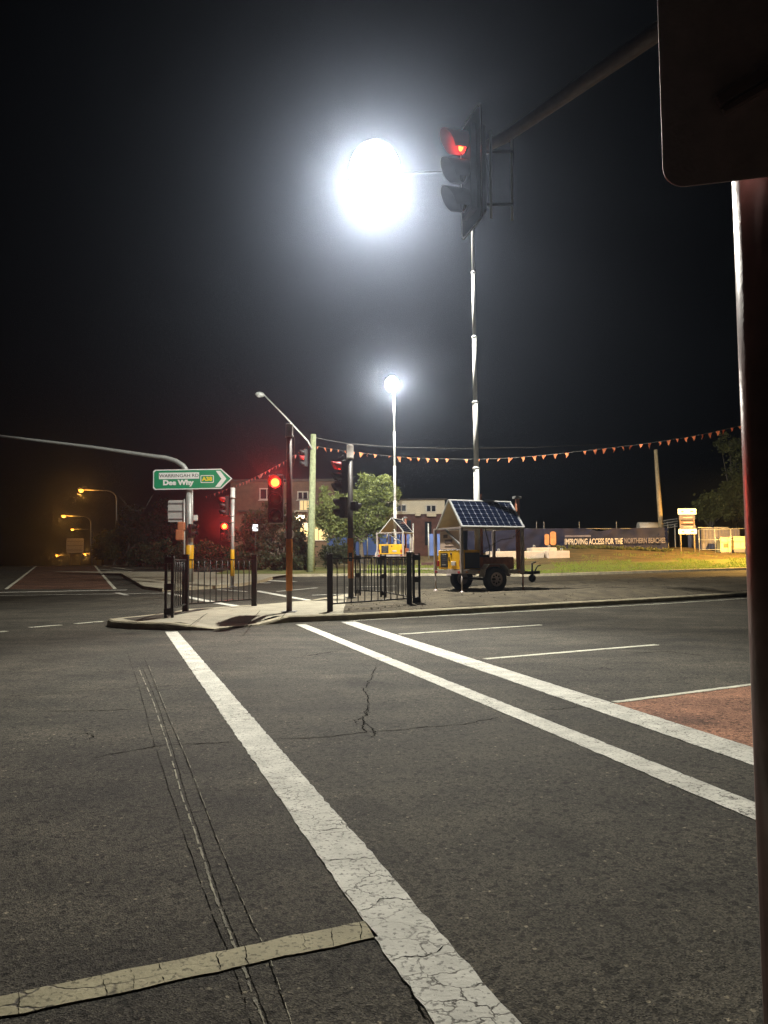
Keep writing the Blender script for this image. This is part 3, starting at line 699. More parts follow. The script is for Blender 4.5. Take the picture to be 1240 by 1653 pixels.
MB().lathe([(.14, 0), (.12, -.06), (.0, -.09)], 14, None, e+d*.55+Vector((0, 0, -.08))).build('diffuser', 'led_off', t)
hd = signal(t, l4(494, 739, -.3)+Vector((-.12, 0, 0)), facing(-1, -.45), 1, 3, False, 'signal_head', 1.)

# ------------------------------------------------------------------ solar lighting towers
def wheel(t, loc, R=.36, w_=.2, side=-1):
    mx = Matrix.Rotation(PI/2, 3, 'X')
    wh = MB().lathe([(R*.56, -w_*.45), (R*.8, -w_*.52), (R*.95, -w_*.48), (R, -w_*.32), (R, w_*.32), (R*.95, w_*.48), (R*.8, w_*.52), (R*.56, w_*.45)], 28, mx).build('wheel', 'tyre', t, loc)
    rm = MB()
    rm.lathe([(R*.57, -w_*.46*-side*-1), (R*.54, side*w_*.30), (R*.44, side*w_*.24), (R*.20, side*w_*.40), (0.001, side*w_*.42)], 24, mx)
    rm.build('rim', 'rim', wh)
    for k in range(8):
        a = k*PI/4; MB().lathe([(0.001, 0), (R*.085, .0)], 10, mx, (math.cos(a)*R*.33, side*w_*-.0+side*-1*(w_*.36)*-1*0+(-w_*.36 if side < 0 else w_*.36)*1.06, math.sin(a)*R*.33)).build('rim_hole', 'tyre', wh)
    return wh
def lettering_rows(parent, x, y, z, n, w_, m, dz=.07):
    for k in range(n): MB().box((x, y, z-k*dz), (w_*random.uniform(.45, 1), .004, dz*.32)).build('print_row', m, parent)
def tower(name, label, loc, rz, lampside, mast_top, arm_to, power, sc=1.):
    """local X runs towards the drawbar, Y across; rear near corner at the origin"""
    t = thing(name, label, 'light tower', loc, rz); t.scale = (sc, sc, sc)
    L, Wd = 2.1, 1.5
    ch = MB()
    for y in (0, Wd): ch.bar((0, y, .57), (L, y, .57), .06, .1)
    for x in (0, .7, 1.4, L): ch.bar((x, 0, .571), (x, Wd, .571), .055, .09)
    ch.box((L/2, Wd/2, .625), (L-.08, Wd-.08, .012))
    ch.build('chassis', 'trailer_steel', t)
    bx = MB(); bx.box((.36, Wd/2, .93), (.62, Wd-.16, .56), None, .02); gb = bx.build('generator_box', 'trailer_yellow', t)
    # details on its rear (local -X) side
    R90 = (PI/2, 0, -PI/2)
    pl = MB().box((.042, 1.06, .92), (.012, .42, .42), None, .004).build('label_plate', 'sign_black', gb)
    for k in range(6): MB().box((.033, 1.06+random.uniform(-.05, .05), 1.08-k*.06), (.006, random.uniform(.14, .32), .014)).build('print_row', 'print_white' if k in (0, 5) else 'print_grey', gb)
    MB().box((.03, .50, .82), (.03, .24, .12), None, .008).build('tail_plate', 'print_white', gb)
    for y in (.12, Wd-.12): MB().box((.03, y, .82), (.04, .08, .17), None, .01).build('tail_light', 'tail_red', gb)
    MB().box((.035, .76, .95), (.03, .03, .12), None, .006).build('latch', 'sign_black', gb)
    MB().lathe([(.04, 0), (.035, .02), (.001, .02)], 12, Matrix.Rotation(-PI/2, 3, 'Y'), (.05, .66, 1.1)).build('filler_cap', 'brown_paint', gb)
    MB().box((.4, .072, .9), (.5, .012, .46), None, .004).build('side_plate', 'sign_black', gb)
    MB().box((1.35, Wd/2, .82), (1.1, Wd-.3, .36), None, .02).build('battery_box', 'rust_tube', t)
    MB().box((1.0, .35, 1.02), (.34, .05, .06), None, .01).build('control_lip', 'sign_black', t)
    # printed board above the box
    if sc == 1.:
        bd = MB().box((.05, .72, 1.5), (.02, 1.14, .55), None, .004).build('printed_board', 'board_pink', t)
        for k, (y, z, wd, h) in enumerate(((.95, 1.62, .24, .10), (.78, 1.47, .42, .10), (.70, 1.33, .62, .012))): MB().box((.036, y, z), (.006, wd, h)).build('print_block', 'print_brown', bd)
    for i, (x, y) in enumerate(((0, 0), (0, Wd), (L, 0), (L, Wd))):
        MB().box((x, y, 1.2), (.085, .085, 1.32), None, .008).build('corner_post', 'trailer_steel', t)
        g = MB(); g.tube([(x, y, .53), (x, y, .04)], .024, 10); g.lathe([(.02, .06), (.07, .03), (.075, 0)], 14, None, (x, y, -.01)); g.build('stabiliser_leg', 'rust_tube' if i == 2 else 'trailer_steel', t)
    for y in (0, Wd): MB().bar((0, y, 1.84), (L, y, 1.84), .05).build('top_rail', 'trailer_steel', t)
    for x in (0, L): MB().bar((x, 0, 1.845), (x, Wd, 1.845), .05).build('cross_rail', 'trailer_steel', t)
    MB().bar((.03, .12, 1.35), (.03, .9, 1.80), .05).build('brace', 'galv_dark', t)
    # two solar panels as an A roof
    ridge = Vector((0, .62, 2.66)); 
    for sgn in (0, 1):
        lo = Vector((0, -.07 if not sgn else 1.34, 1.87)); rg = Vector((0, .60 if not sgn else .66, 2.66))
        dn = (lo-rg); Ld = dn.length; dn.normalize(); nx_ = Vector((1, 0, 0)); nm = nx_.cross(dn); 
        if nm.z < 0: nm = -nm
        mx = Matrix((nx_, -dn, nm)).transposed()
        PL = 2.14
        c = (lo+rg)/2+Vector((L/2, 0, 0))
        pn = MB().box(c, (PL, Ld, .012), mx).build('solar_panel', 'panel_white', t)
        fr = MB(); 
        for (cx, cy, sx, sy) in ((0, Ld/2, PL+.04, .04), (0, -Ld/2, PL+.04, .04), (PL/2, 0, .04, Ld-.04), (-PL/2, 0, .04, Ld-.04)): fr.box(c+mx @ Vector((cx, cy, .0)), (sx, sy, .045), mx)
        fr.build('panel_frame', 'alu', pn)
        MB().box(c+mx @ Vector((0, 0, -.012)), (PL-.05, Ld-.05, .01), mx).build('panel_back', 'panel_back', pn)
        c0_ = None
        for i in range(10):
            for j in range(6):
                q = c+mx @ Vector(((i-4.5)*PL*.096, (j-2.5)*Ld*.158, .010))
                if c0_ is None: c0_ = MB().prism([(-.096, -.055), (-.075, -.074), (.075, -.074), (.096, -.055), (.096, .055), (.075, .074), (-.075, .074), (-.096, .055)], -.002, .002, 'z', lambda v: mx @ v).build('solar_cell', 'cell', pn, q)
                else: share(c0_, q, pn)
    # wheels and mudguards
    for y, sd in ((-.16, -1), (Wd+.16, 1)):
        wheel(t, (1.0, y, .36), .36, .22, sd)
        g = MB(); pts = [(-.46, .45), (-.40, .66), (-.26, .80), (.26, .80), (.40, .66), (.46, .45)]
        vs = [(1.0+a, y+s_*.14, z) for a, z in pts for s_ in (-1, 1)]+[(1.0+a*.96, y+s_*.14, z-.015) for a, z in pts for s_ in (-1, 1)]
        fs = [(2*i, 2*i+1, 2*i+3, 2*i+2) for i in range(5)]+[(12+2*i, 12+2*i+2, 12+2*i+3, 12+2*i+1) for i in range(5)]+[(2*i, 2*i+2, 14+2*i, 12+2*i) for i in range(5)]+[(2*i+1, 13+2*i, 15+2*i, 2*i+3) for i in range(5)]
        g.add(vs, fs); g.build('mudguard', 'trailer_steel', t)
    MB().tube([(1.0, -.16, .36), (1.0, Wd+.16, .36)], .035, 10).build('axle', 'black_metal', t)
    # drawbar, coupling, jockey wheel, front post
    dbm = MB(); dbm.bar((L, .25, .55), (3.05, Wd/2, .5), .06, .09); dbm.bar((L, Wd-.25, .55), (3.05, Wd/2, .5), .06, .09); dbm.build('drawbar', 'black_metal', t)
    cp = MB(); cp.box((3.14, Wd/2, .52), (.26, .1, .1), None, .02); cp.tube([(3.1, Wd/2, .55), (3.2, Wd/2, .72), (3.32, Wd/2, .74)], .02, 8); cp.tube([(2.92, Wd/2-.1, .3), (2.92, Wd/2-.1, .8), (3.05, Wd/2-.1, .84)], .028, 8); cp.build('coupling', 'black_metal', t)
    MB().lathe([(.03, -.04), (.11, -.04), (.12, 0), (.11, .04), (.03, .04)], 16, Matrix.Rotation(PI/2, 3, 'X'), (2.92, Wd/2-.1, .34)).build('jockey_wheel', 'tyre', t)
    MB().box((2.25, .42, 1.65), (.1, .1, 2.2), None, .01).build('front_post', 'rust_tube', t)
    MB().box((2.25, .42, 2.79), (.22, .2, .08), None, .015).build('post_top', 'galv_dark', t)
    # mast: telescoping sections with collars
    mx_, my = 1.0, .72; zs = [.62, 3.6, 5.6, 7.6, 9.6, mast_top]; rs = [.085, .074, .064, .056, .048]
    for i in range(5):
        MB().tube([(mx_, my, zs[i]), (mx_, my, zs[i+1]+.1)], rs[i], 14).build('mast_section', 'mast_metal', t)
        MB().lathe([(rs[i], -.03), (rs[i]*1.28, -.025), (rs[i]*1.28, .025), (rs[i], .03)], 14, None, (mx_, my, zs[i+1]+.05)).build('mast_collar', 'mast_metal', t)
    MB().tube([(mx_+.1, my-.06, 2.7), (mx_+.13, my-.08, 2.2), (mx_+.3, my-.2, 1.3), (mx_+.2, .4, 1.06), (.72, .3, 1.05)], .016, 6).build('cable', 'black_metal', t)
    MB().tube([(L, .1, 1.8), (L-.3, .08, 1.55), (L-.7, .09, 1.5), (.7, .08, 1.15)], .012, 6).build('cable', 'black_metal', t)
    for y_ in (.1, Wd-.1): MB().box((-.035, y_, .57), (.02, .12, .06), None, .004).build('reflector', 'tail_red', t)
    for x_ in (.15, .55, 1.5, 1.95): MB().box((x_, -.035, .57), (.07, .012, .035), None, .003).build('side_marker', 'orange_sleeve', t)
    MB().tube([(mx_+.16, my+.02, .62), (mx_+.16, my+.02, 2.9)], .04, 10).build('winch_tube', 'rust_tube', t)
    return t, (mx_, my)
def flood(t, arm_a, arm_b, aim, power, panels, radius):
    """cross arm and a cluster of LED floods turned to aim (local coordinates)"""
    a, b, aim = Vector(arm_a), Vector(arm_b), Vector(aim).normalized()
    if (b-a).length > .1: MB().bar(a, b, .045).build('cross_arm', 'black_metal', t)
    side = aim.cross(Vector((0, 0, 1))).normalized(); upv = side.cross(aim); mx = Matrix((side, -aim, upv)).transposed()
    hd = MB(); hd.bar(b-side*.7*panels[2], b+side*.7*panels[2], .05); hd.bar(b-upv*.7*panels[2]-aim*.003, b+upv*.7*panels[2]-aim*.003, .05)
    hd = hd.build('lamp_frame', 'galv', t); cols, rows, k = panels
    if rows == 4:          # bank enlarged and rounded to imitate the flood's glare: wedges lit on both sides
        nseg = 8; f = lambda v: b+mx @ v
        for w_ in range(nseg):
            g0, g1 = 2*PI*w_/nseg+.012, 2*PI*(w_+1)/nseg-.012
            for y0_, y1_, mm, k0, k1, nm_ in ((-.05, .05, 'alu', .10, 1., 'flood_housing'), (-.075, -.052, 'white_led', .13, .975, 'led_face'), (.052, .075, 'white_led', .13, .975, 'led_face')):
                gs = [g0+(g1-g0)*q_/6 for q_ in range(7)]
                poly_ = [(math.cos(g)*.80*k*k1, math.sin(g)*.95*k*k1) for g in gs]+[(math.cos(g)*.80*k*k0, math.sin(g)*.95*k*k0) for g in gs[::-1]]
                MB().prism(poly_, y0_, y1_, 'y', f).build(nm_, mm, hd)
        for nm_, tgt, en, ang_ in () if k < 1 else (('flood_beam', (-.1, 8.4, 0), 29000, 42), ('flood_beam', (.2, 20.5, 0), 19000, 108), ('flood_beam', (5, 54, 3), 42000, 84)):     # floods of the bank aimed at the road and at the island
            sp = bpy.data.lights.new(nm_, 'SPOT'); sp.energy = en; sp.color = (1, .96, .85); sp.spot_size = math.radians(ang_); sp.spot_blend = 1.; sp.shadow_soft_size = radius
            so = bpy.data.objects.new(nm_, sp); C.objects.link(so); so.parent = t; so.location = b+aim*((.16+radius)*(1 if tgt[1] < 30 else -1))
            so.rotation_euler = (inv.to_3x3() @ (Vector(tgt)-LP)).to_track_quat('-Z', 'Y').to_euler()
        lamp('flood_light', t, b-aim*(.16+radius), 9000 if k == 1 else power*.7, (1, .96, .86), radius)
    else:
        for j in range(rows):
            for i in range(cols):
                c = b+side*((i-(cols-1)/2)*.64*k)+upv*((j-(rows-1)/2)*.56*k)+aim*.08
                MB().box(c, (.62*k, .12*k, .5*k), mx, .04*k).build('flood_housing', 'alu', hd)
                MB().box(c+aim*.066*k, (.58*k, .012, .46*k), mx).build('led_face', 'white_led', hd)
    return lamp('flood_light', t, b+aim*(.16+radius), power, (1, .95, .83), radius)

ang = math.radians(25.8); T1 = Vector((2.19, 21.79, 0)); T1.z = .30
t1, mxy = tower('lighting_tower', 'yellow solar lighting tower trailer with tall mast, parked in front on the island', T1, ang, -1, 12.4, None, 0)
W1 = Matrix.Translation(T1) @ Matrix.Rotation(ang, 4, 'Z'); inv = W1.inverted()
LP = D(605, 279, 22.9); lb = inv @ LP; la = inv @ (W1 @ Vector((mxy[0], mxy[1], lb.z)))
flood(t1, la, lb, (inv.to_3x3() @ (CAM+Vector((0, 6, -1))-LP)), MAIN_W, (3, 4, 1.), .12)

Y2 = 46.; T2 = D(609, 915, Y2); T2.z = verge_z(T2.x, Y2-kerb_at(T2.x))
a2 = math.radians(74)
t2, _ = tower('lighting_tower', 'yellow solar lighting tower in the distance behind the right pedestrian fence', T2, a2, -1, 10.1, None, 0, 1.08)
t2.rotation_euler.z = a2
W2m = Matrix.Translation(T2) @ Matrix.Rotation(a2, 4, 'Z') @ Matrix.Scale(1.08, 4)
# rear edge centred: local Y is across; shift so the rear panel spans the yellow box seen in the photograph
off = W2m.to_3x3() @ Vector((0, 1.5, 0)); t2.location = T2+Vector((-off.x, 0, 0)); T2 = t2.location.copy(); W2m = Matrix.Translation(T2) @ Matrix.Rotation(a2, 4, 'Z') @ Matrix.Scale(1.08, 4)
top2 = W2m @ Vector((1.0, .72, 10.2)); inv2 = W2m.inverted()
flood(t2, inv2 @ top2, inv2 @ (top2+Vector((-.12, -.1, .25))), (inv2.to_3x3() @ Vector((-.05, -1, -.35))), SECOND_W, (3, 4, .5), .12)

# ------------------------------------------------------------------ overhead signal and near pole at the right
Yo = 8.2; oc = D(752, 278, Yo); mastp = Vector((4.6, 4.2, 0))
t = thing('mast_arm_signal', 'overhead signal with lit red visor hanging from a mast arm, beside the bright flood', 'traffic signal', (mastp.x, mastp.y, 0))
MB().tube([(0, 0, -.05), (0, 0, 5.2)], .15, 18).build('pole', 'brown_paint', t)
ae = D(815, 222, Yo+.15)-mastp; am = D(1060, 52, 6.7)-mastp
MB().tube([(0, 0, 5.0), (-.1, .15, 5.6), Vector((-.7, .9, 5.95)), am, ae, ae+Vector((-.3, .25, -.02))], [.12, .12, .11, .085, .065, .06], 14).build('arm', 'brown_paint', t)
hd = signal(t, oc-mastp, facing(-1, -.26), 0, 3, True, 'signal_head', 1.05)
MB().tube([D(792, 212, Yo+.02)-mastp, D(793, 352, Yo+.02)-mastp], .014, 8).build('lit_edge_tube', 'galv', t)  # bright tube stands in for the light caught on the housing's rear edge
MB().tube([D(826, 218, Yo+.1)-mastp, D(827, 356, Yo+.1)-mastp], .012, 8).build('lit_edge_tube', 'galv', t)  # likewise for the lit edge of the upright behind
for py in (245, 330): MB().tube([D(765, py, Yo)-mastp, D(828, py, Yo+.1)-mastp], .018, 8).build('bracket', 'black_metal', t)

Yn = 1.62
A, B = D(1187, 330, Yn), D(1224, 1250, Yn)
rN = .085; t = thing('sign_pole', 'dark brown pole very close at the right edge of the view', 'pole', (B.x+rN, Yn, 0))
MB().tube([(0, 0, -.05), (0, 0, 1.2), (0, 0, 3.6)], rN, 24).build('pole', 'near_brown', t)
# sign back, turned a little, with a bracket rib
cs = D(1062, 150, Yn-.04); 
bw, bh = .44, .66; zb = D(1130, 318, Yn).z
bo = MB().prism(rrect(bw, bh, .045, 7), -.0015, .0015).build('sign_plate', 'board_brown', t, (cs.x-(B.x+rN)+bw/2+.0, .0, zb+bh/2), math.radians(-14))
bo.location.y = -.09
MB().bar((-.11, -.015, -.165), (.1, -.015, -.06), .018, .022).build('rib', 'near_brown', bo)
MB().bar((-.10, -.012, -.185), (.11, -.012, -.085), .016, .012).build('rib', 'near_brown', bo)

# ------------------------------------------------------------------ bunting and wires
def bunting(label, pts, m, step, size, cat='bunting'):
    P = [D(*p) for p in pts]; o = P[0]; t = thing('bunting', label, cat, o)
    Q = []
    for i in range(len(P)-1):
        for k in range(8):
            u_ = k/8; p_1 = P[max(i-1, 0)]; p0_ = P[i]; p1_ = P[i+1]; p2_ = P[min(i+2, len(P)-1)]
            Q.append(.5*((2*p0_)+(p1_-p_1)*u_+(2*p_1-5*p0_+4*p1_-p2_)*u_*u_+(3*p0_-p_1-3*p1_+p2_)*u_**3)-o)
    Q.append(P[-1]-o); MB().tube(Q, .008, 5).build('cord', 'wire', t)
    d = 0; nxt = step*.5; k = 0
    for a, b in zip(Q, Q[1:]):
        L = (b-a).length
        while d+L > nxt:
            p = a.lerp(b, (nxt-d)/L); s = size*random.uniform(.72, 1.15); u_ = (b-a).normalized(); sw = random.gauss(0, .28); k += 1
            nxt += step*random.uniform(.84, 1.16)
            if random.random() < .04: continue
            mid_ = Vector((random.uniform(-.03, .03), sw*s-.03, -s*.5)); tip = Vector((random.uniform(-.04, .04), sw*s, -s))
            vs = [-u_*s*.42, u_*s*.42, u_*s*.2+mid_, -u_*s*.2+mid_, tip]
            vs += [v+Vector((0, .006, 0)) for v in vs]
            MB().add(vs, [(0, 1, 2, 3), (3, 2, 4), (5, 8, 7, 6), (8, 9, 7), (0, 3, 8, 5), (1, 6, 7, 2), (3, 4, 9, 8), (2, 7, 9, 4), (0, 5, 6, 1)]).build('flag', m, t, p).rotation_euler = (random.gauss(0, .25), random.gauss(0, .12), random.gauss(0, .4))
        d += L
    return t
bunting('long sagging string of orange triangle flags right of the timber pole', [(508, 720, 41.4), (560, 728, 40), (640, 737, 38.5), (700, 740, 37.5), (780, 741, 36.5), (860, 736.5, 36), (950, 727, 36), (1050, 715, 36.5), (1130, 702, 37), (1192, 688, 38), (1260, 670, 39)], 'flag', .50, .25)
bunting('short string of dull pink triangle flags climbing behind the red light', [(330, 802, 52), (375, 786, 50), (420, 766, 47), (462, 743, 44.5), (506, 715, 42.5)], 'flag_pink', .42, .22)
def wire(label, pts):
    P = [D(*p) for p in pts]; o = P[0]; return tag(MB().tube([p-o for p in P], .013, 5).build('overhead_wire', 'wire', None, o), label, 'wire')
wire('thin overhead wire above the orange bunting', [(507, 706, 41.6), (560, 716, 43), (640, 722, 46), (740, 724, 50), (860, 722, 55), (1000, 716, 60)])
wire('pale looping overhead wire beneath the direction sign', [(192, 800, 60), (203, 814, 60), (213, 823, 60), (224, 825, 60), (236, 818, 60), (246, 800, 60)])

# ------------------------------------------------------------------ trees and shrubs
def tree(name, label, base, crown, trunk_r, nleaf, leaf, m, cat='tree', limbs=5, group=None, up_=.4):
    t = thing(name, label, cat, base, 0, group); z1 = min(c[2]-c[5]*.3 for c in crown)
    tk = MB(); lean = Vector((random.uniform(-.2, .2), random.uniform(-.2, .2), 0)); fork = Vector((0, 0, max(.3, z1*.75)))+lean
    tk.tube([(0, 0, -.15), fork*.5+lean*.2, fork], [trunk_r*1.25, trunk_r, trunk_r*.8], 10)
    for k in range(limbs):
        c = crown[k % len(crown)]; e = Vector((c[0]+random.uniform(-.5, .5)*c[3], c[1]+random.uniform(-.5, .5)*c[4], c[2]+random.uniform(-.1, .6)*c[5]))
        mm = fork.lerp(e, .5)+Vector((random.uniform(-.25, .25), random.uniform(-.25, .25), .1)); tk.tube([fork*.92, mm, e], [trunk_r*.6, trunk_r*.36, trunk_r*.12], 7)
        for _ in range(3):
            f = mm.lerp(e, random.random()); g = f+Vector((random.gauss(0, .4), random.gauss(0, .4), random.uniform(.1, .6)))*c[5]*.7; tk.tube([f, g], [trunk_r*.16, trunk_r*.05], 5)
    tk.build('trunk', 'bark', t)
    lv = MB(); tot = sum(c[3]*c[5] for c in crown)
    for c in crown:
        nn = int(nleaf*c[3]*c[5]/tot); ncl = max(8, nn//58)
        for _ in range(ncl):
            d = Vector((random.gauss(0, 1), random.gauss(0, 1), random.gauss(0, 1))).normalized()*(random.random()**.42)
            cc = Vector((c[0]+d.x*c[3], c[1]+d.y*c[4], c[2]+d.z*c[5])); rad = random.uniform(.08, .24)*min(c[3], c[5])+leaf*.8
            for _ in range(nn//ncl):
                p = cc+Vector((random.gauss(0, .6), random.gauss(0, .6), random.gauss(0, .45)))*rad
                a = Vector((random.gauss(0, 1), random.gauss(0, 1), random.gauss(0, .7)+up_)).normalized(); b = a.orthogonal().normalized(); b = (b*math.cos(1.3*_)+a.cross(b)*math.sin(1.3*_))
                l_ = leaf*random.uniform(.6, 1.35); w_ = l_*.34
                lv.add([p, p+a*l_*.5+b*w_, p+a*l_, p+a*l_*.5-b*w_], [(0, 1, 2, 3)])
    lv.build('crown', m, t)
    return t
def at_px(px, py, Y): return D(px, py, Y)
def crown_px(base, Y, blobs):          # blobs in picture measure at depth Y, turned into metres round the base
    k = Y/FPX; out = []
    for (px, py, rx, rz_) in blobs:
        q = D(px, py, Y)-base; out.append((q.x, random.uniform(-.4, .4)*rx*k, q.z, rx*k, rx*k*.9, rz_*k))
    return out
def ground_z(x, y): return verge_z(x, y-kerb_at(x)) if x > -9 and y > kerb_at(x) else Z(x, y)
Yt_ = 49; b = D(585, 900, Yt_); b.z = ground_z(b.x, Yt_)
tree('street_tree', 'floodlit pale green tree behind the right brown signal post', b, crown_px(b, Yt_, [(600, 795, 26, 26), (566, 812, 30, 24), (618, 812, 22, 28), (536, 822, 22, 20), (545, 850, 28, 26), (592, 845, 34, 32), (622, 850, 14, 22), (525, 800, 8, 16), (618, 776, 18, 9), (514, 835, 14, 22), (634, 795, 10, 24), (590, 772, 10, 8)]), .14, 19000, .17, 'leaf', limbs=9)
Yt_ = 47; b = D(455, 905, Yt_); b.z = ground_z(b.x, Yt_)
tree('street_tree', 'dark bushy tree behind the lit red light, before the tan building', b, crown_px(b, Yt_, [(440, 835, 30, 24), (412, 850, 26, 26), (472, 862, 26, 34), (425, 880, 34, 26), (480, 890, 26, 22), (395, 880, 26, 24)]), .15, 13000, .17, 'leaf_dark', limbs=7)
for i, (px, py, Y, rx, rz_, lb_) in enumerate(((545, 893, 44.5, 26, 16, 'low dark shrub between the timber pole and right fence'), (470, 906, 44, 30, 16, 'low dark shrub left of the timber pole base'), (400, 902, 44.5, 34, 18, 'low dark shrub right of the grey signal post'),
                                            (335, 895, 46, 34, 24, 'dark shrub behind the grey mast pole'), (280, 893, 50, 36, 26, 'dark shrub left of the grey mast pole'), (235, 897, 56, 30, 18, 'dark shrub at the start of the far street'))):
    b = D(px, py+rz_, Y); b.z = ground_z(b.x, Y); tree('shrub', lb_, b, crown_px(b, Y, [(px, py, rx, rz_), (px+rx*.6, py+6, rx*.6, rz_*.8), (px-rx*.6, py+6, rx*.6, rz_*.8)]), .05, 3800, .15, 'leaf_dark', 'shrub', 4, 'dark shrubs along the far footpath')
Yt_ = 84
for (px, py, rx, rz_, lb_) in ((186, 880, 14, 24, 'orange-lit street tree around the nearest orange lamp post'), (165, 882, 12, 20, 'orange-lit street tree between the two nearest orange lamps')):
    b = D(px, 907, Yt_+(186-px)*.5); b.z = Z(b.x, b.y)
    tree('street_tree', lb_, b, crown_px(b, b.y, [(px, py, rx, rz_), (px+6, py-14, rx*.6, rz_*.5), (px-5, py+10, rx*.8, rz_*.5)]), .15, 4200, .3, 'leaf_warm', limbs=5)
b = D(205, 905, 80); b.z = Z(b.x, 80)
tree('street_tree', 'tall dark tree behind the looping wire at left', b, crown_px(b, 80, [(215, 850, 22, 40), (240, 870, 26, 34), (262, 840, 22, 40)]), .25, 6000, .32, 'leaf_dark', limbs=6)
for i, (px, py, rx, rz_, lb_) in enumerate(((1150, 818, 26, 22, 'orange-lit tree behind the fenced container'), (1188, 800, 22, 34, 'tall orange-lit tree at the right edge above the cabinets'), (1182, 715, 26, 18, 'tall dim tree at the right edge reaching up to the flags'))):
    Y = 68+i*2; b = D(px, 885, Y); b.z = ground_z(b.x, Y)-.4
    tree('gum_tree', lb_, b, crown_px(b, Y, [(px, py, rx, rz_), (px+12, py+rz_*.6, rx*.8, rz_*.5), (px-10, py+rz_*.5, rx*.7, rz_*.4)]+([(1200, 755, 26, 34), (1212, 800, 30, 40)] if i == 2 else [])), .16, 5200, .26, 'leaf_warm', limbs=6)
for i in range(10):      # weeds below the banner
    px = 905+i*18+random.uniform(-6, 6); Y = 54.6; b = D(px, 893, Y); b.z = verge_z(b.x, Y-kerb_at(b.x))
    where = 'leftmost weed clump by the concrete blocks' if i == 0 else f'weed clump below the banner, {["", "second", "third", "fourth", "fifth", "sixth", "seventh", "eighth", "ninth", "tenth"][i]} from the concrete blocks'
    tree('weed_clump', where, b, [(0, 0, .08, .5, .35, .12), (.4, 0, .06, .4, .3, .09)], .015, 600, .09, 'leaf_warm', 'weed', 2, 'weeds below the banner', .8)

# ------------------------------------------------------------------ buildings
def windows(t, o, Y, rects, lit=None, sill=True):
    for i, (x0, y0_, x1, y1_) in enumerate(rects):
        a, b = D(x0, y0_, Y)-o, D(x1, y1_, Y)-o; cx, cz2 = (a.x+b.x)/2, (a.z+b.z)/2; w_, h_ = b.x-a.x, a.z-b.z; y = a.y
        fr = MB()
        for (dx, dz, sx, sz) in ((0, h_/2, w_+.1, .1), (0, -h_/2, w_+.1, .1), (-w_/2, 0, .1, h_-.1), (w_/2, 0, .1, h_-.1), (0, 0, .08, h_-.1)): fr.box((cx+dx, y-.05, cz2+dz), (sx, .12, sz))
        f = fr.build('window', 'window_frame', t)
        for s_ in (-1, 1): MB().box((cx+s_*w_/4, y-.02, cz2), (w_/2-.1, .02, h_-.12)).build('pane', 'glass' if not lit else lit, f)
        if sill: MB().box((cx, y-.14, cz2-h_/2-.09), (w_+.3, .2, .07)).build('sill', 'window_frame', f)
Yb = 72.; o = D(455, 905, Yb); o.z = 0
t = thing('brick_building', 'tan brick building with lit shopfront behind the dark tree at left', 'building', o)
a, b = D(372, 778, Yb)-o, D(540, 905, Yb)-o
MB().box(((a.x+b.x)/2, 4.05, a.z/2), (b.x-a.x, 8, a.z)).build('wall', 'brick_tan', t)
MB().box(((a.x+b.x)/2, 3.95, a.z+.1), (b.x-a.x+.5, 8.5, .22)).build('roof', 'roof', t)
windows(t, o, Yb, [(420, 789, 442, 806), (481, 794, 497, 806)])
for x0, x1 in ((388, 470), (476, 536)): q, r_ = D(x0, 826, Yb)-o, D(x1, 829, Yb)-o; MB().box(((q.x+r_.x)/2, -.6, q.z), (r_.x-q.x, 1.3, .16)).build('awning', 'roof', t)
for (x0, y0_, x1, y1_, mm) in ((470, 846, 500, 866, 'shop_dim'), (506, 850, 530, 872, 'shop_dim'), (484, 806, 502, 826, 'shop_dim')):
    a, b = D(x0, y0_, Yb)-o, D(x1, y1_, Yb)-o; f = MB(); w_, h_ = b.x-a.x, a.z-b.z; cx, c_z = (a.x+b.x)/2, (a.z+b.z)/2
    for (dx, dz, sx, sz) in ((0, h_/2, w_+.1, .09), (0, -h_/2, w_+.1, .09), (-w_/2, 0, .09, h_-.1), (w_/2, 0, .09, h_-.1)): f.box((cx+dx, -.05, c_z+dz), (sx, .12, sz))
    f = f.build('shop_window', 'window_frame', t)
    for k in range(3): MB().box((a.x+w_*(k+.5)/3, -.02, c_z), (w_/3-.06, .02, h_-.1)).build('pane', mm, f)
for (x0, y0_, x1, y1_) in ((477, 833, 491, 840), (503, 835, 512, 842), (514, 834, 528, 838)):
    a, b = D(x0, y0_, Yb-1.2)-o, D(x1, y1_, Yb-1.2)-o; f = MB().box(((a.x+b.x)/2, a.y, a.z+.04), (b.x-a.x+.1, .5, .08)).build('light_fitting', 'window_frame', t); MB().box(((a.x+b.x)/2, a.y, (a.z+b.z)/2), (b.x-a.x, .35, a.z-b.z)).build('light_tube', 'shop_light', f)
lamp('shop_glow', t, D(485, 843, Yb-2)-o, 420, (1, .85, .55), .2)
a, b = D(408, 847, 46)-o, D(417, 858, 46)-o
Yw = 45.2; o2 = D(412, 852, Yw); t = thing('lit_sign', 'small glowing white sign among the dark leaves left of the red light', 'lit sign', (o2.x, Yw, ground_z(o2.x, Yw)))
h_ = o2.z-ground_z(o2.x, Yw)
MB().box((0, 0, h_), (.36, .1, .42), None, .02).build('frame', 'galv_dark', t)
for k in range(3): MB().box((.02 if k != 1 else -.05, -.055, h_+.13-k*.13), (.26 if k != 1 else .2, .012, .1)).build('lit_face', 'white_light', t)
MB().tube([(0, .02, -.1), (0, .02, h_)], .02, 8).build('post', 'black_metal', t)

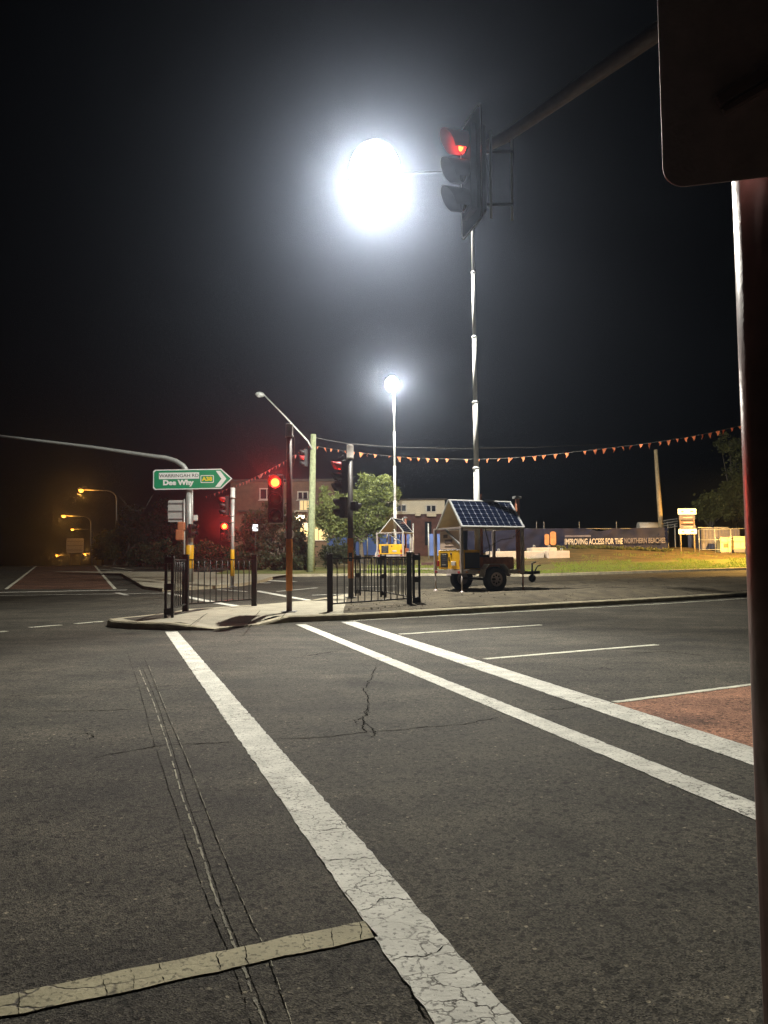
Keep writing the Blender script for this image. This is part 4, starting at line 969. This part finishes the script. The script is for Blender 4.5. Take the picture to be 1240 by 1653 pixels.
Yb = 70.; o = D(670, 905, Yb); o.z = 0
t = thing('brick_building', 'two-storey building, cream upper floor over dark brick, behind the lighting towers', 'building', o)
a, b, m_ = D(598, 808, Yb)-o, D(719, 905, Yb)-o, D(650, 830, Yb)-o
MB().box(((a.x+b.x)/2, 4.1, m_.z/2), (b.x-a.x-.1, 8, m_.z)).build('wall', 'brick_dark', t)
up_p = MB().box(((a.x+b.x)/2, 4.0, (a.z+m_.z)/2), (b.x-a.x, 8.2, a.z-m_.z)).build('upper_wall', 'render_white', t)
MB().box(((a.x+b.x)/2, 3.9, a.z+.06), (b.x-a.x+.35, 8.6, .12)).build('roof', 'roof', t)
windows(t, o, Yb-.1, [(640, 815, 656, 826), (688, 815.5, 704, 826.5)], None, False)
for (x0, y0_, x1, y1_) in ((670, 828, 679, 833), (689, 829, 704, 834)): q, r_ = D(x0, y0_, Yb-.3)-o, D(x1, y1_, Yb-.3)-o; MB().box(((q.x+r_.x)/2, -.35, (q.z+r_.z)/2), (r_.x-q.x, .5, q.z-r_.z), None, .03).build('air_unit', 'render_white', t)
for (x0, y0_, x1, y1_, mm) in ((652, 840, 664, 860, 'glass'), (686, 842, 697, 880, 'glass')):
    q, r_ = D(x0, y0_, Yb)-o, D(x1, y1_, Yb)-o; MB().box(((q.x+r_.x)/2, .08, (q.z+r_.z)/2), (r_.x-q.x, .12, q.z-r_.z)).build('door_opening', mm, t)

# ------------------------------------------------------------------ hoarding, banner fence, site things
Yh = 53.
o = D(560, 900, Yh); o.z = ground_z(o.x, Yh)
t = thing('hoarding', 'run of blue site hoarding panels behind the far lighting tower', 'hoarding', o)
for i, (x0, x1) in enumerate(((528, 543), (545, 560), (574, 592), (594, 611), (613, 629), (631, 646), (648, 662))):
    a, b = D(x0, 862 if i > 1 else 868, Yh)-o, D(x1, 896, Yh)-o; MB().box(((a.x+b.x)/2, 0, (a.z+b.z)/2), (b.x-a.x, .05, a.z-b.z), None, .01).build('panel', 'hoarding', t)
a, b = D(692, 862, Yh-2)-o, D(712, 897, Yh-2)-o; MB().box(((a.x+b.x)/2, a.y, (a.z+b.z)/2), (b.x-a.x, .05, a.z-b.z), None, .01).build('panel', 'hoarding', t)
for x, y_ in ((650, 836), (667, 845), (691.5, 845), (593, 858), (662, 860)): q = D(x, y_, Yh-.1 if x < 690 else Yh-2.1)-o; MB().tube([(q.x, q.y, -.1), q], .045 if x > 640 else .03, 8).build('post', 'galv', t)

Yf = 56.; o = D(850, 890, Yf); o.z = verge_z(o.x, Yf-kerb_at(o.x))
t = thing('banner_fence', 'site fence wrapped in a long dark printed banner on the right verge', 'fence', o)
nxs, nzs = 90, 12; vs = []
for j in range(nzs+1):
    for i in range(nxs+1):
        px = 755+(1078-755)*i/nxs
        topy = 853.5-(px-855)*.009
        sag = 5*math.exp(-((px-968)/14)**2)+2.2*math.exp(-((px-1010)/10)**2)
        boty = 889.5+2*math.sin(px*.05)
        f = j/nzs; py = (topy+sag)*(1-f)+boty*f; q = D(px, py, Yf)-o
        q.y += .07*math.sin(px*.16+f*3)*f+.16*noise.noise(Vector((px*.06, f*2.2, 0)))+.10*noise.noise(Vector((px*.17+f*4, f*4, 4)))
        vs.append(q)
fs = [(j*(nxs+1)+i, j*(nxs+1)+i+1, (j+1)*(nxs+1)+i+1, (j+1)*(nxs+1)+i) for j in range(nzs) for i in range(nxs)]
bn = MB().add(vs, fs, True).build('banner', 'banner', t)
for px in (758, 818, 866, 878, 935, 995, 1078): q = D(px, 842, Yf+.25)-o; MB().tube([(q.x, q.y, -1), q], .028, 8).build('fence_post', 'galv_dark', t)
for py in (854, 886): p_, q_ = D(755, py, Yf+.25)-o, D(1078, py-1, Yf+.25)-o; MB().tube([p_, q_], .022, 6).build('fence_rail', 'galv_dark', t)
kk = Yf/FPX
def bt(s, x0, x1, py, hpx, m):
    q = D((x0+x1)/2, py, Yf-.26)-o; x = text('lettering', s, hpx*kk*1.38, m, bn, q, (PI/2, -.004, 0), .004, .012)
    x.scale.x = ((x1-x0)*kk)/max(.01, x.dimensions.x if x.dimensions.x > 0 else 1); return x
def fitw(x, want):
    xs_ = [v.co.x for v in x.data.vertices]; x.scale.x = want/(max(xs_)-min(xs_))
for s, x0, x1, py, hp, m in (('IMPROVING ACCESS FOR THE', 912, 1005, 874.5, 9.5, 'print_white'), ('NORTHERN BEACHES', 1008, 1074, 873, 8.5, 'print_grey')):
    x = bt(s, x0, x1, py, hp, m); fitw(x, (x1-x0)*kk)
q = D(933, 865.5, Yf-.2)-o; MB().box(q, (42*kk, .01, 3.2*kk)).build('print_strip', 'print_grey', bn)
for (x0, y0_, x1, y1_) in ((879, 862, 887, 880), (888, 858, 898, 880)):      # warm printed picture on the banner
    a, b = D(x0, y0_, Yf-.2)-o, D(x1, y1_, Yf-.2)-o; w_, h_ = b.x-a.x, a.z-b.z
    MB().prism(rrect(w_, h_, w_*.4, 4), -.004, .004).build('printed_picture', 'print_orange', bn, ((a.x+b.x)/2, a.y, (a.z+b.z)/2))

def block(label, x0, y0_, x1, y1_, Y, dp, cat='concrete block', lugs=True):
    a, b = D(x0, y0_, Y), D(x1, y1_, Y); w_, h_ = b.x-a.x, a.z-b.z; o = Vector(((a.x+b.x)/2, Y, b.z)); t = thing('concrete_block', label, cat, o, math.radians(6), 'pale concrete blocks on the verge')
    MB().box((0, dp/2, h_/2), (w_, dp, h_), None, .04).build('body', 'block', t)
    for s_ in (-.3, .3):
        if lugs: MB().tube([(w_*s_-.06, dp/2, h_-.02), (w_*s_-.05, dp/2, h_+.16), (w_*s_+.05, dp/2, h_+.16), (w_*s_+.06, dp/2, h_-.02)], .025, 6).build('lifting_lug', 'galv', t)
Ybk = 48.5
block('pale concrete block nearest the banner lettering, right of the pair', 884.5, 889, 921, 909, Ybk, 1.5)
block('pale concrete block partly hidden behind the solar trailer post, left of the pair', 792, 890, 880.5, 911, Ybk, 1.5)
block('pale concrete block lying behind the front pair', 858, 884, 900, 892, Ybk+2.2, 1.2)
# low timber edging near the far trailer
A, B = D(680, 908, 46.5), D(722, 915, 46.5); tag(MB().box((0, 0, 0), (B.x-A.x, .25, A.z-B.z), None, .02).build('timber_edging', 'brick_dark', None, (A+B)/2), 'low dark timber edging behind the yellow trailer box', 'edging')

# leaning timber pole
Y = 57; q0, q1 = D(1069.5, 889, Y), D(1058.5, 726, Y); q0.z = verge_z(q0.x, Y-kerb_at(q0.x))-.05
tag(MB().tube([(0, 0, 0), (q1-q0)*.5, q1-q0], [.19, .165, .13], 14).build('timber_pole', 'timber', None, q0), 'leaning orange-lit timber pole rising behind the banner end', 'pole')
# sign stack on two posts
Y = 55.; o = D(1108, 888, Y); o.z = verge_z(o.x, Y-kerb_at(o.x)); t = thing('sign_board_stack', 'stack of small sign boards on two posts right of the banner', 'sign', o)
for x in (1098.5, 1120.5): q = D(x, 860, Y)-o; q2 = D(x-1, 824, Y)-o; MB().tube([(q.x, 0, -.1), q, q2], .055, 10).build('post', 'timber', t)
for i, (x0, y0_, x1, y1_, mm) in enumerate(((1094, 821, 1124, 830.5, 'sign_white'), (1096, 831.5, 1122, 839, 'print_grey'), (1097, 840.5, 1122, 846, 'print_brown'), (1097, 847.5, 1123, 853.5, 'print_grey'), (1095, 854, 1125, 862, 'sign_white'))):
    a, b = D(x0, y0_, Y-.1)-o, D(x1, y1_, Y-.1)-o; c_ = ((a.x+b.x)/2, a.y, (a.z+b.z)/2)
    p_ = MB().prism(rrect(b.x-a.x, a.z-b.z, .06, 4), -.015, .015).build('board', mm, t, c_)
    if i in (0, 4): 
        for s_, w_ in ((-.25, .14), (.26, .2)): MB().box((s_*(b.x-a.x), -.018, 0), (w_, .006, .07)).build('print_block', 'print_brown', p_)
    else: MB().box((.05, -.018, 0), ((b.x-a.x)*.6, .006, .05)).build('print_block', 'print_white', p_)
# container / plant behind mesh and the two yellow-lit cabinets
Y = 57.; a, b = D(1131, 853, Y), D(1197, 898, Y); o = Vector(((a.x+b.x)/2, Y, verge_z((a.x+b.x)/2, Y-kerb_at((a.x+b.x)/2)))); w_, h_ = b.x-a.x, a.z-o.z
t = thing('site_container', 'dark grey site container behind the bright cabinets', 'container', o, math.radians(4))
MB().box((0, 1.1, h_/2), (w_, 2.2, h_), None, .03).build('body', 'container', t)
for k in range(12): MB().box((-w_/2+w_*(k+.5)/12, -.03, h_/2), (w_/26, .05, h_*.86), None, .008).build('rib', 'container', t)
for k in (0, 1): MB().box((-w_*.3+k*w_*.42, .7, h_+.08), (w_*.38, .25, .06)).build('roof_rail', 'alu', t)
Yc = 55.2
def cabinet(label, x0, y0_, x1, y1_, Y, door):
    a, b = D(x0, y0_, Y), D(x1, y1_, Y); w_, h_ = b.x-a.x, a.z-b.z; t = thing('equipment_cabinet', label, 'cabinet', ((a.x+b.x)/2, Y, b.z), 0, 'cabinets by the container')
    MB().box((0, .35, h_/2), (w_, .7, h_), None, .02).build('body', 'cabinet', t)
    MB().box((0, .35, h_+.02), (w_+.1, .8, .05), None, .01).build('lid', 'block', t)
    MB().box((0, .36, -.12), (w_*1.02, .72, .26), None, .01).build('plinth', 'container', t)
    if door: MB().box((0, -.008, h_*.45), (w_*.45, .02, h_*.3), None, .004).build('label_plate', 'orange_box', t)
    else:
        for s_ in (-1, 1): MB().box((s_*w_*.25, -.01, h_*.5), (w_*.46, .025, h_*.9), None, .006).build('door', 'cabinet', t)
cabinet('bright yellow-lit cabinet with orange label beside the container', 1163, 868, 1181, 891, Yc, True)
cabinet('bright yellow-lit double-door cabinet at the right edge by the near pole', 1184.5, 867, 1206, 886, Yc, False)
# temporary mesh fence in front of the container
o = D(1130, 895, 54.8); o.z = verge_z(o.x, 54.8-kerb_at(o.x)); t = thing('mesh_fence', 'temporary wire fence panel in front of the dark container', 'fence', o)
a, b = D(1128, 855, 54.8)-o, D(1206, 853, 54.8)-o
for f in (0, .33, .66, 1.): q = a.lerp(b, f); MB().tube([(q.x, 0, -.1), q], .025, 8).build('post', 'galv', t)
for z in (1., .55, .12): MB().tube([(a.x, 0, a.z*z), (b.x, 0, b.z*z)], .016, 6).build('rail', 'galv', t)
# vehicles' and tank tops behind the banner
Y = 64; a, b = D(1030, 843, Y), D(1062, 866, Y); gz = ground_z((a.x+b.x)/2, Y); o = Vector(((a.x+b.x)/2, Y, gz)); t = thing('water_tank', 'pale water tank top showing above the banner beside the leaning pole', 'tank', o)
MB().tube([(-(b.x-a.x)/2, 0, a.z-gz-.45), ((b.x-a.x)/2, 0, a.z-gz-.45)], .45, 18).build('tank', 'window_frame', t); MB().box((0, 0, (a.z-gz-.7)/2), (1.1, .7, a.z-gz-.7)).build('stand', 'galv_dark', t)
Y = 66; a, b = D(1065, 837, Y), D(1096, 852, Y); gz = ground_z((a.x+b.x)/2, Y); o = Vector(((a.x+b.x)/2, Y, gz)); t = thing('stacked_frames', 'stack of pale steel frames behind the sign boards', 'steel frames', o)
w_ = b.x-a.x; h_ = a.z-gz
for k in range(4): MB().bar((-w_/2, 0, h_-.55-k*.22+.3), (w_/2, .3, h_-k*.22), .06).build('frame', 'alu', t)
for s_ in (-.35, .35): MB().box((s_*w_, .3, (h_-.5)/2), (.08, .08, h_-.5)).build('leg', 'alu', t)

# ------------------------------------------------------------------ orange street lamps
def street_lamp(label, lx, ly, px_, Y, power, hz=None, lit=True):
    g = D(px_, 905, Y); gz = min(Z(g.x, Y), 1.) if hz is None else hz
    o = Vector((g.x, Y, gz)); t = thing('street_lamp', label, 'street lamp', o, 0, 'orange street lamps')
    e = D(lx, ly, Y)-o; H_ = e.z-.25; s = 1 if e.x > 0 else -1; R_ = min(abs(e.x)*.45, 1.3)
    pts = [(0, 0, -.3), (0, 0, H_*.5), (0, 0, H_-R_*.8)]+[(s*R_*(1-math.cos(a)), 0, H_-R_*.8+R_*.8*math.sin(a)) for a in (.4, .8, 1.2, 1.57)]+[(e.x-s*.2, 0, e.z-.12)]
    MB().tube(pts, [.11, .095, .08, .07, .065, .06, .055, .045], 10).build('pole', 'galv', t)
    hd = MB().tube([(e.x-s*.45, 0, e.z-.1), (e.x-s*.2, 0, e.z-.02), (e.x+s*.25, 0, e.z), (e.x+s*.45, 0, e.z-.02)], [.05, .14, .17, .05], 12).build('lamp_head', 'galv_dark', t)
    if lit:
        MB().lathe([(.001, -.36), (.2, -.28), (.30, -.08), (.27, .0)], 14, None, (e.x, 0, e.z-.10)).build('bowl', 'sodium', hd)
        if lx < 1000: lamp('sodium_light', t, (e.x, -.05, e.z-.7), power, (1, .40, .06), .15)
        else:           # full cut-off lantern: light only goes down
            sp = bpy.data.lights.new('sodium_light', 'SPOT'); sp.energy = power; sp.color = (1, .55, .13); sp.spot_size = math.radians(152); sp.spot_blend = .6; sp.shadow_soft_size = .15
            so = bpy.data.objects.new('sodium_light', sp); C.objects.link(so); so.parent = t; so.location = (e.x, -.05, e.z-.7); so.rotation_euler = (math.radians(10), math.radians(24), 0)
    return t
street_lamp('nearest orange street lamp, highest of those on the left', 131, 789, 187, 92, SODIUM_W*.8)
street_lamp('second orange street lamp, just below the nearest one on the left', 103, 831, 146, 112, SODIUM_W*.8)
street_lamp('third orange street lamp with a small dim glow', 117, 853, 151, 150, SODIUM_W*.3, -.6)
street_lamp('low orange street lamp left of the yellow sign back', 92, 895, 116, 190, SODIUM_W*1., -3)
street_lamp('low orange street lamp right of the yellow sign back', 137, 893, 158, 200, SODIUM_W*1., -3.5)
street_lamp('orange street lamp shining on the cabinets, behind the close pole', 1292, 742, 1350, 47, SODIUM_R, .8)
# sign back under the left lamps
Y = 118; a, b = D(107.5, 869, Y), D(135, 892.5, Y); o = Vector(((a.x+b.x)/2, Y, -.2)); t = thing('road_sign', 'orange-lit back of a large road sign beneath the left lamps', 'sign', o)
MB().prism(rrect(b.x-a.x, a.z-b.z, .15), 0, .04).build('sign_plate', 'sign_back', t, (0, 0, (a.z+b.z)/2-o.z))
for s_ in (-.3, .3): MB().tube([(s_*(b.x-a.x), .1, -.3), (s_*(b.x-a.x), .1, a.z-o.z-.2)], .07, 8).build('post', 'galv', t)
for k in (-.3, 0, .3): MB().box((0, -.03, (a.z+b.z)/2-o.z+k*(a.z-b.z)), ((b.x-a.x)*.92, .05, .07)).build('stiffener', 'galv_dark', t)
# round sign by the first lamp
Y = 84; q = D(187.5, 875, Y); o = Vector((q.x, Y, Z(q.x, Y))); t = thing('round_sign', 'small round road sign on the nearest left lamp post', 'sign', o)
MB().lathe([(0.001, -.01), (.28, -.01), (.3, 0), (.28, .01), (0.001, .01)], 20, Matrix.Rotation(PI/2, 3, 'X'), (0, 0, q.z-o.z)).build('disc', 'rust_tube', t); MB().tube([(0, .05, -.2), (0, .05, q.z-o.z)], .03, 8).build('post', 'galv', t)

# ------------------------------------------------------------------ thin haze added to imitate lens glare round the lamps
hz = bpy.data.meshes.new('haze'); bm = bmesh.new(); bmesh.ops.create_cube(bm, size=1); 
for v in bm.verts: v.co = Vector((v.co.x*1240, 430+v.co.y*980, 7+v.co.z*0+(17 if v.co.z > 0 else -60)))
bm.to_mesh(hz); bm.free()
m = bpy.data.materials.new('haze'); m.use_nodes = True; n = m.node_tree; n.nodes.clear()
pv = n.nodes.new('ShaderNodeVolumePrincipled'); pv.inputs['Color'].default_value = (.64, .75, 1., 1); pv.inputs['Density'].default_value = HAZE; pv.inputs['Anisotropy'].default_value = .92
out = n.nodes.new('ShaderNodeOutputMaterial'); n.links.new(pv.outputs[0], out.inputs['Volume'])
hz.materials.append(m); ho = bpy.data.objects.new('haze', hz); C.objects.link(ho); struct(ho, 'stuff')
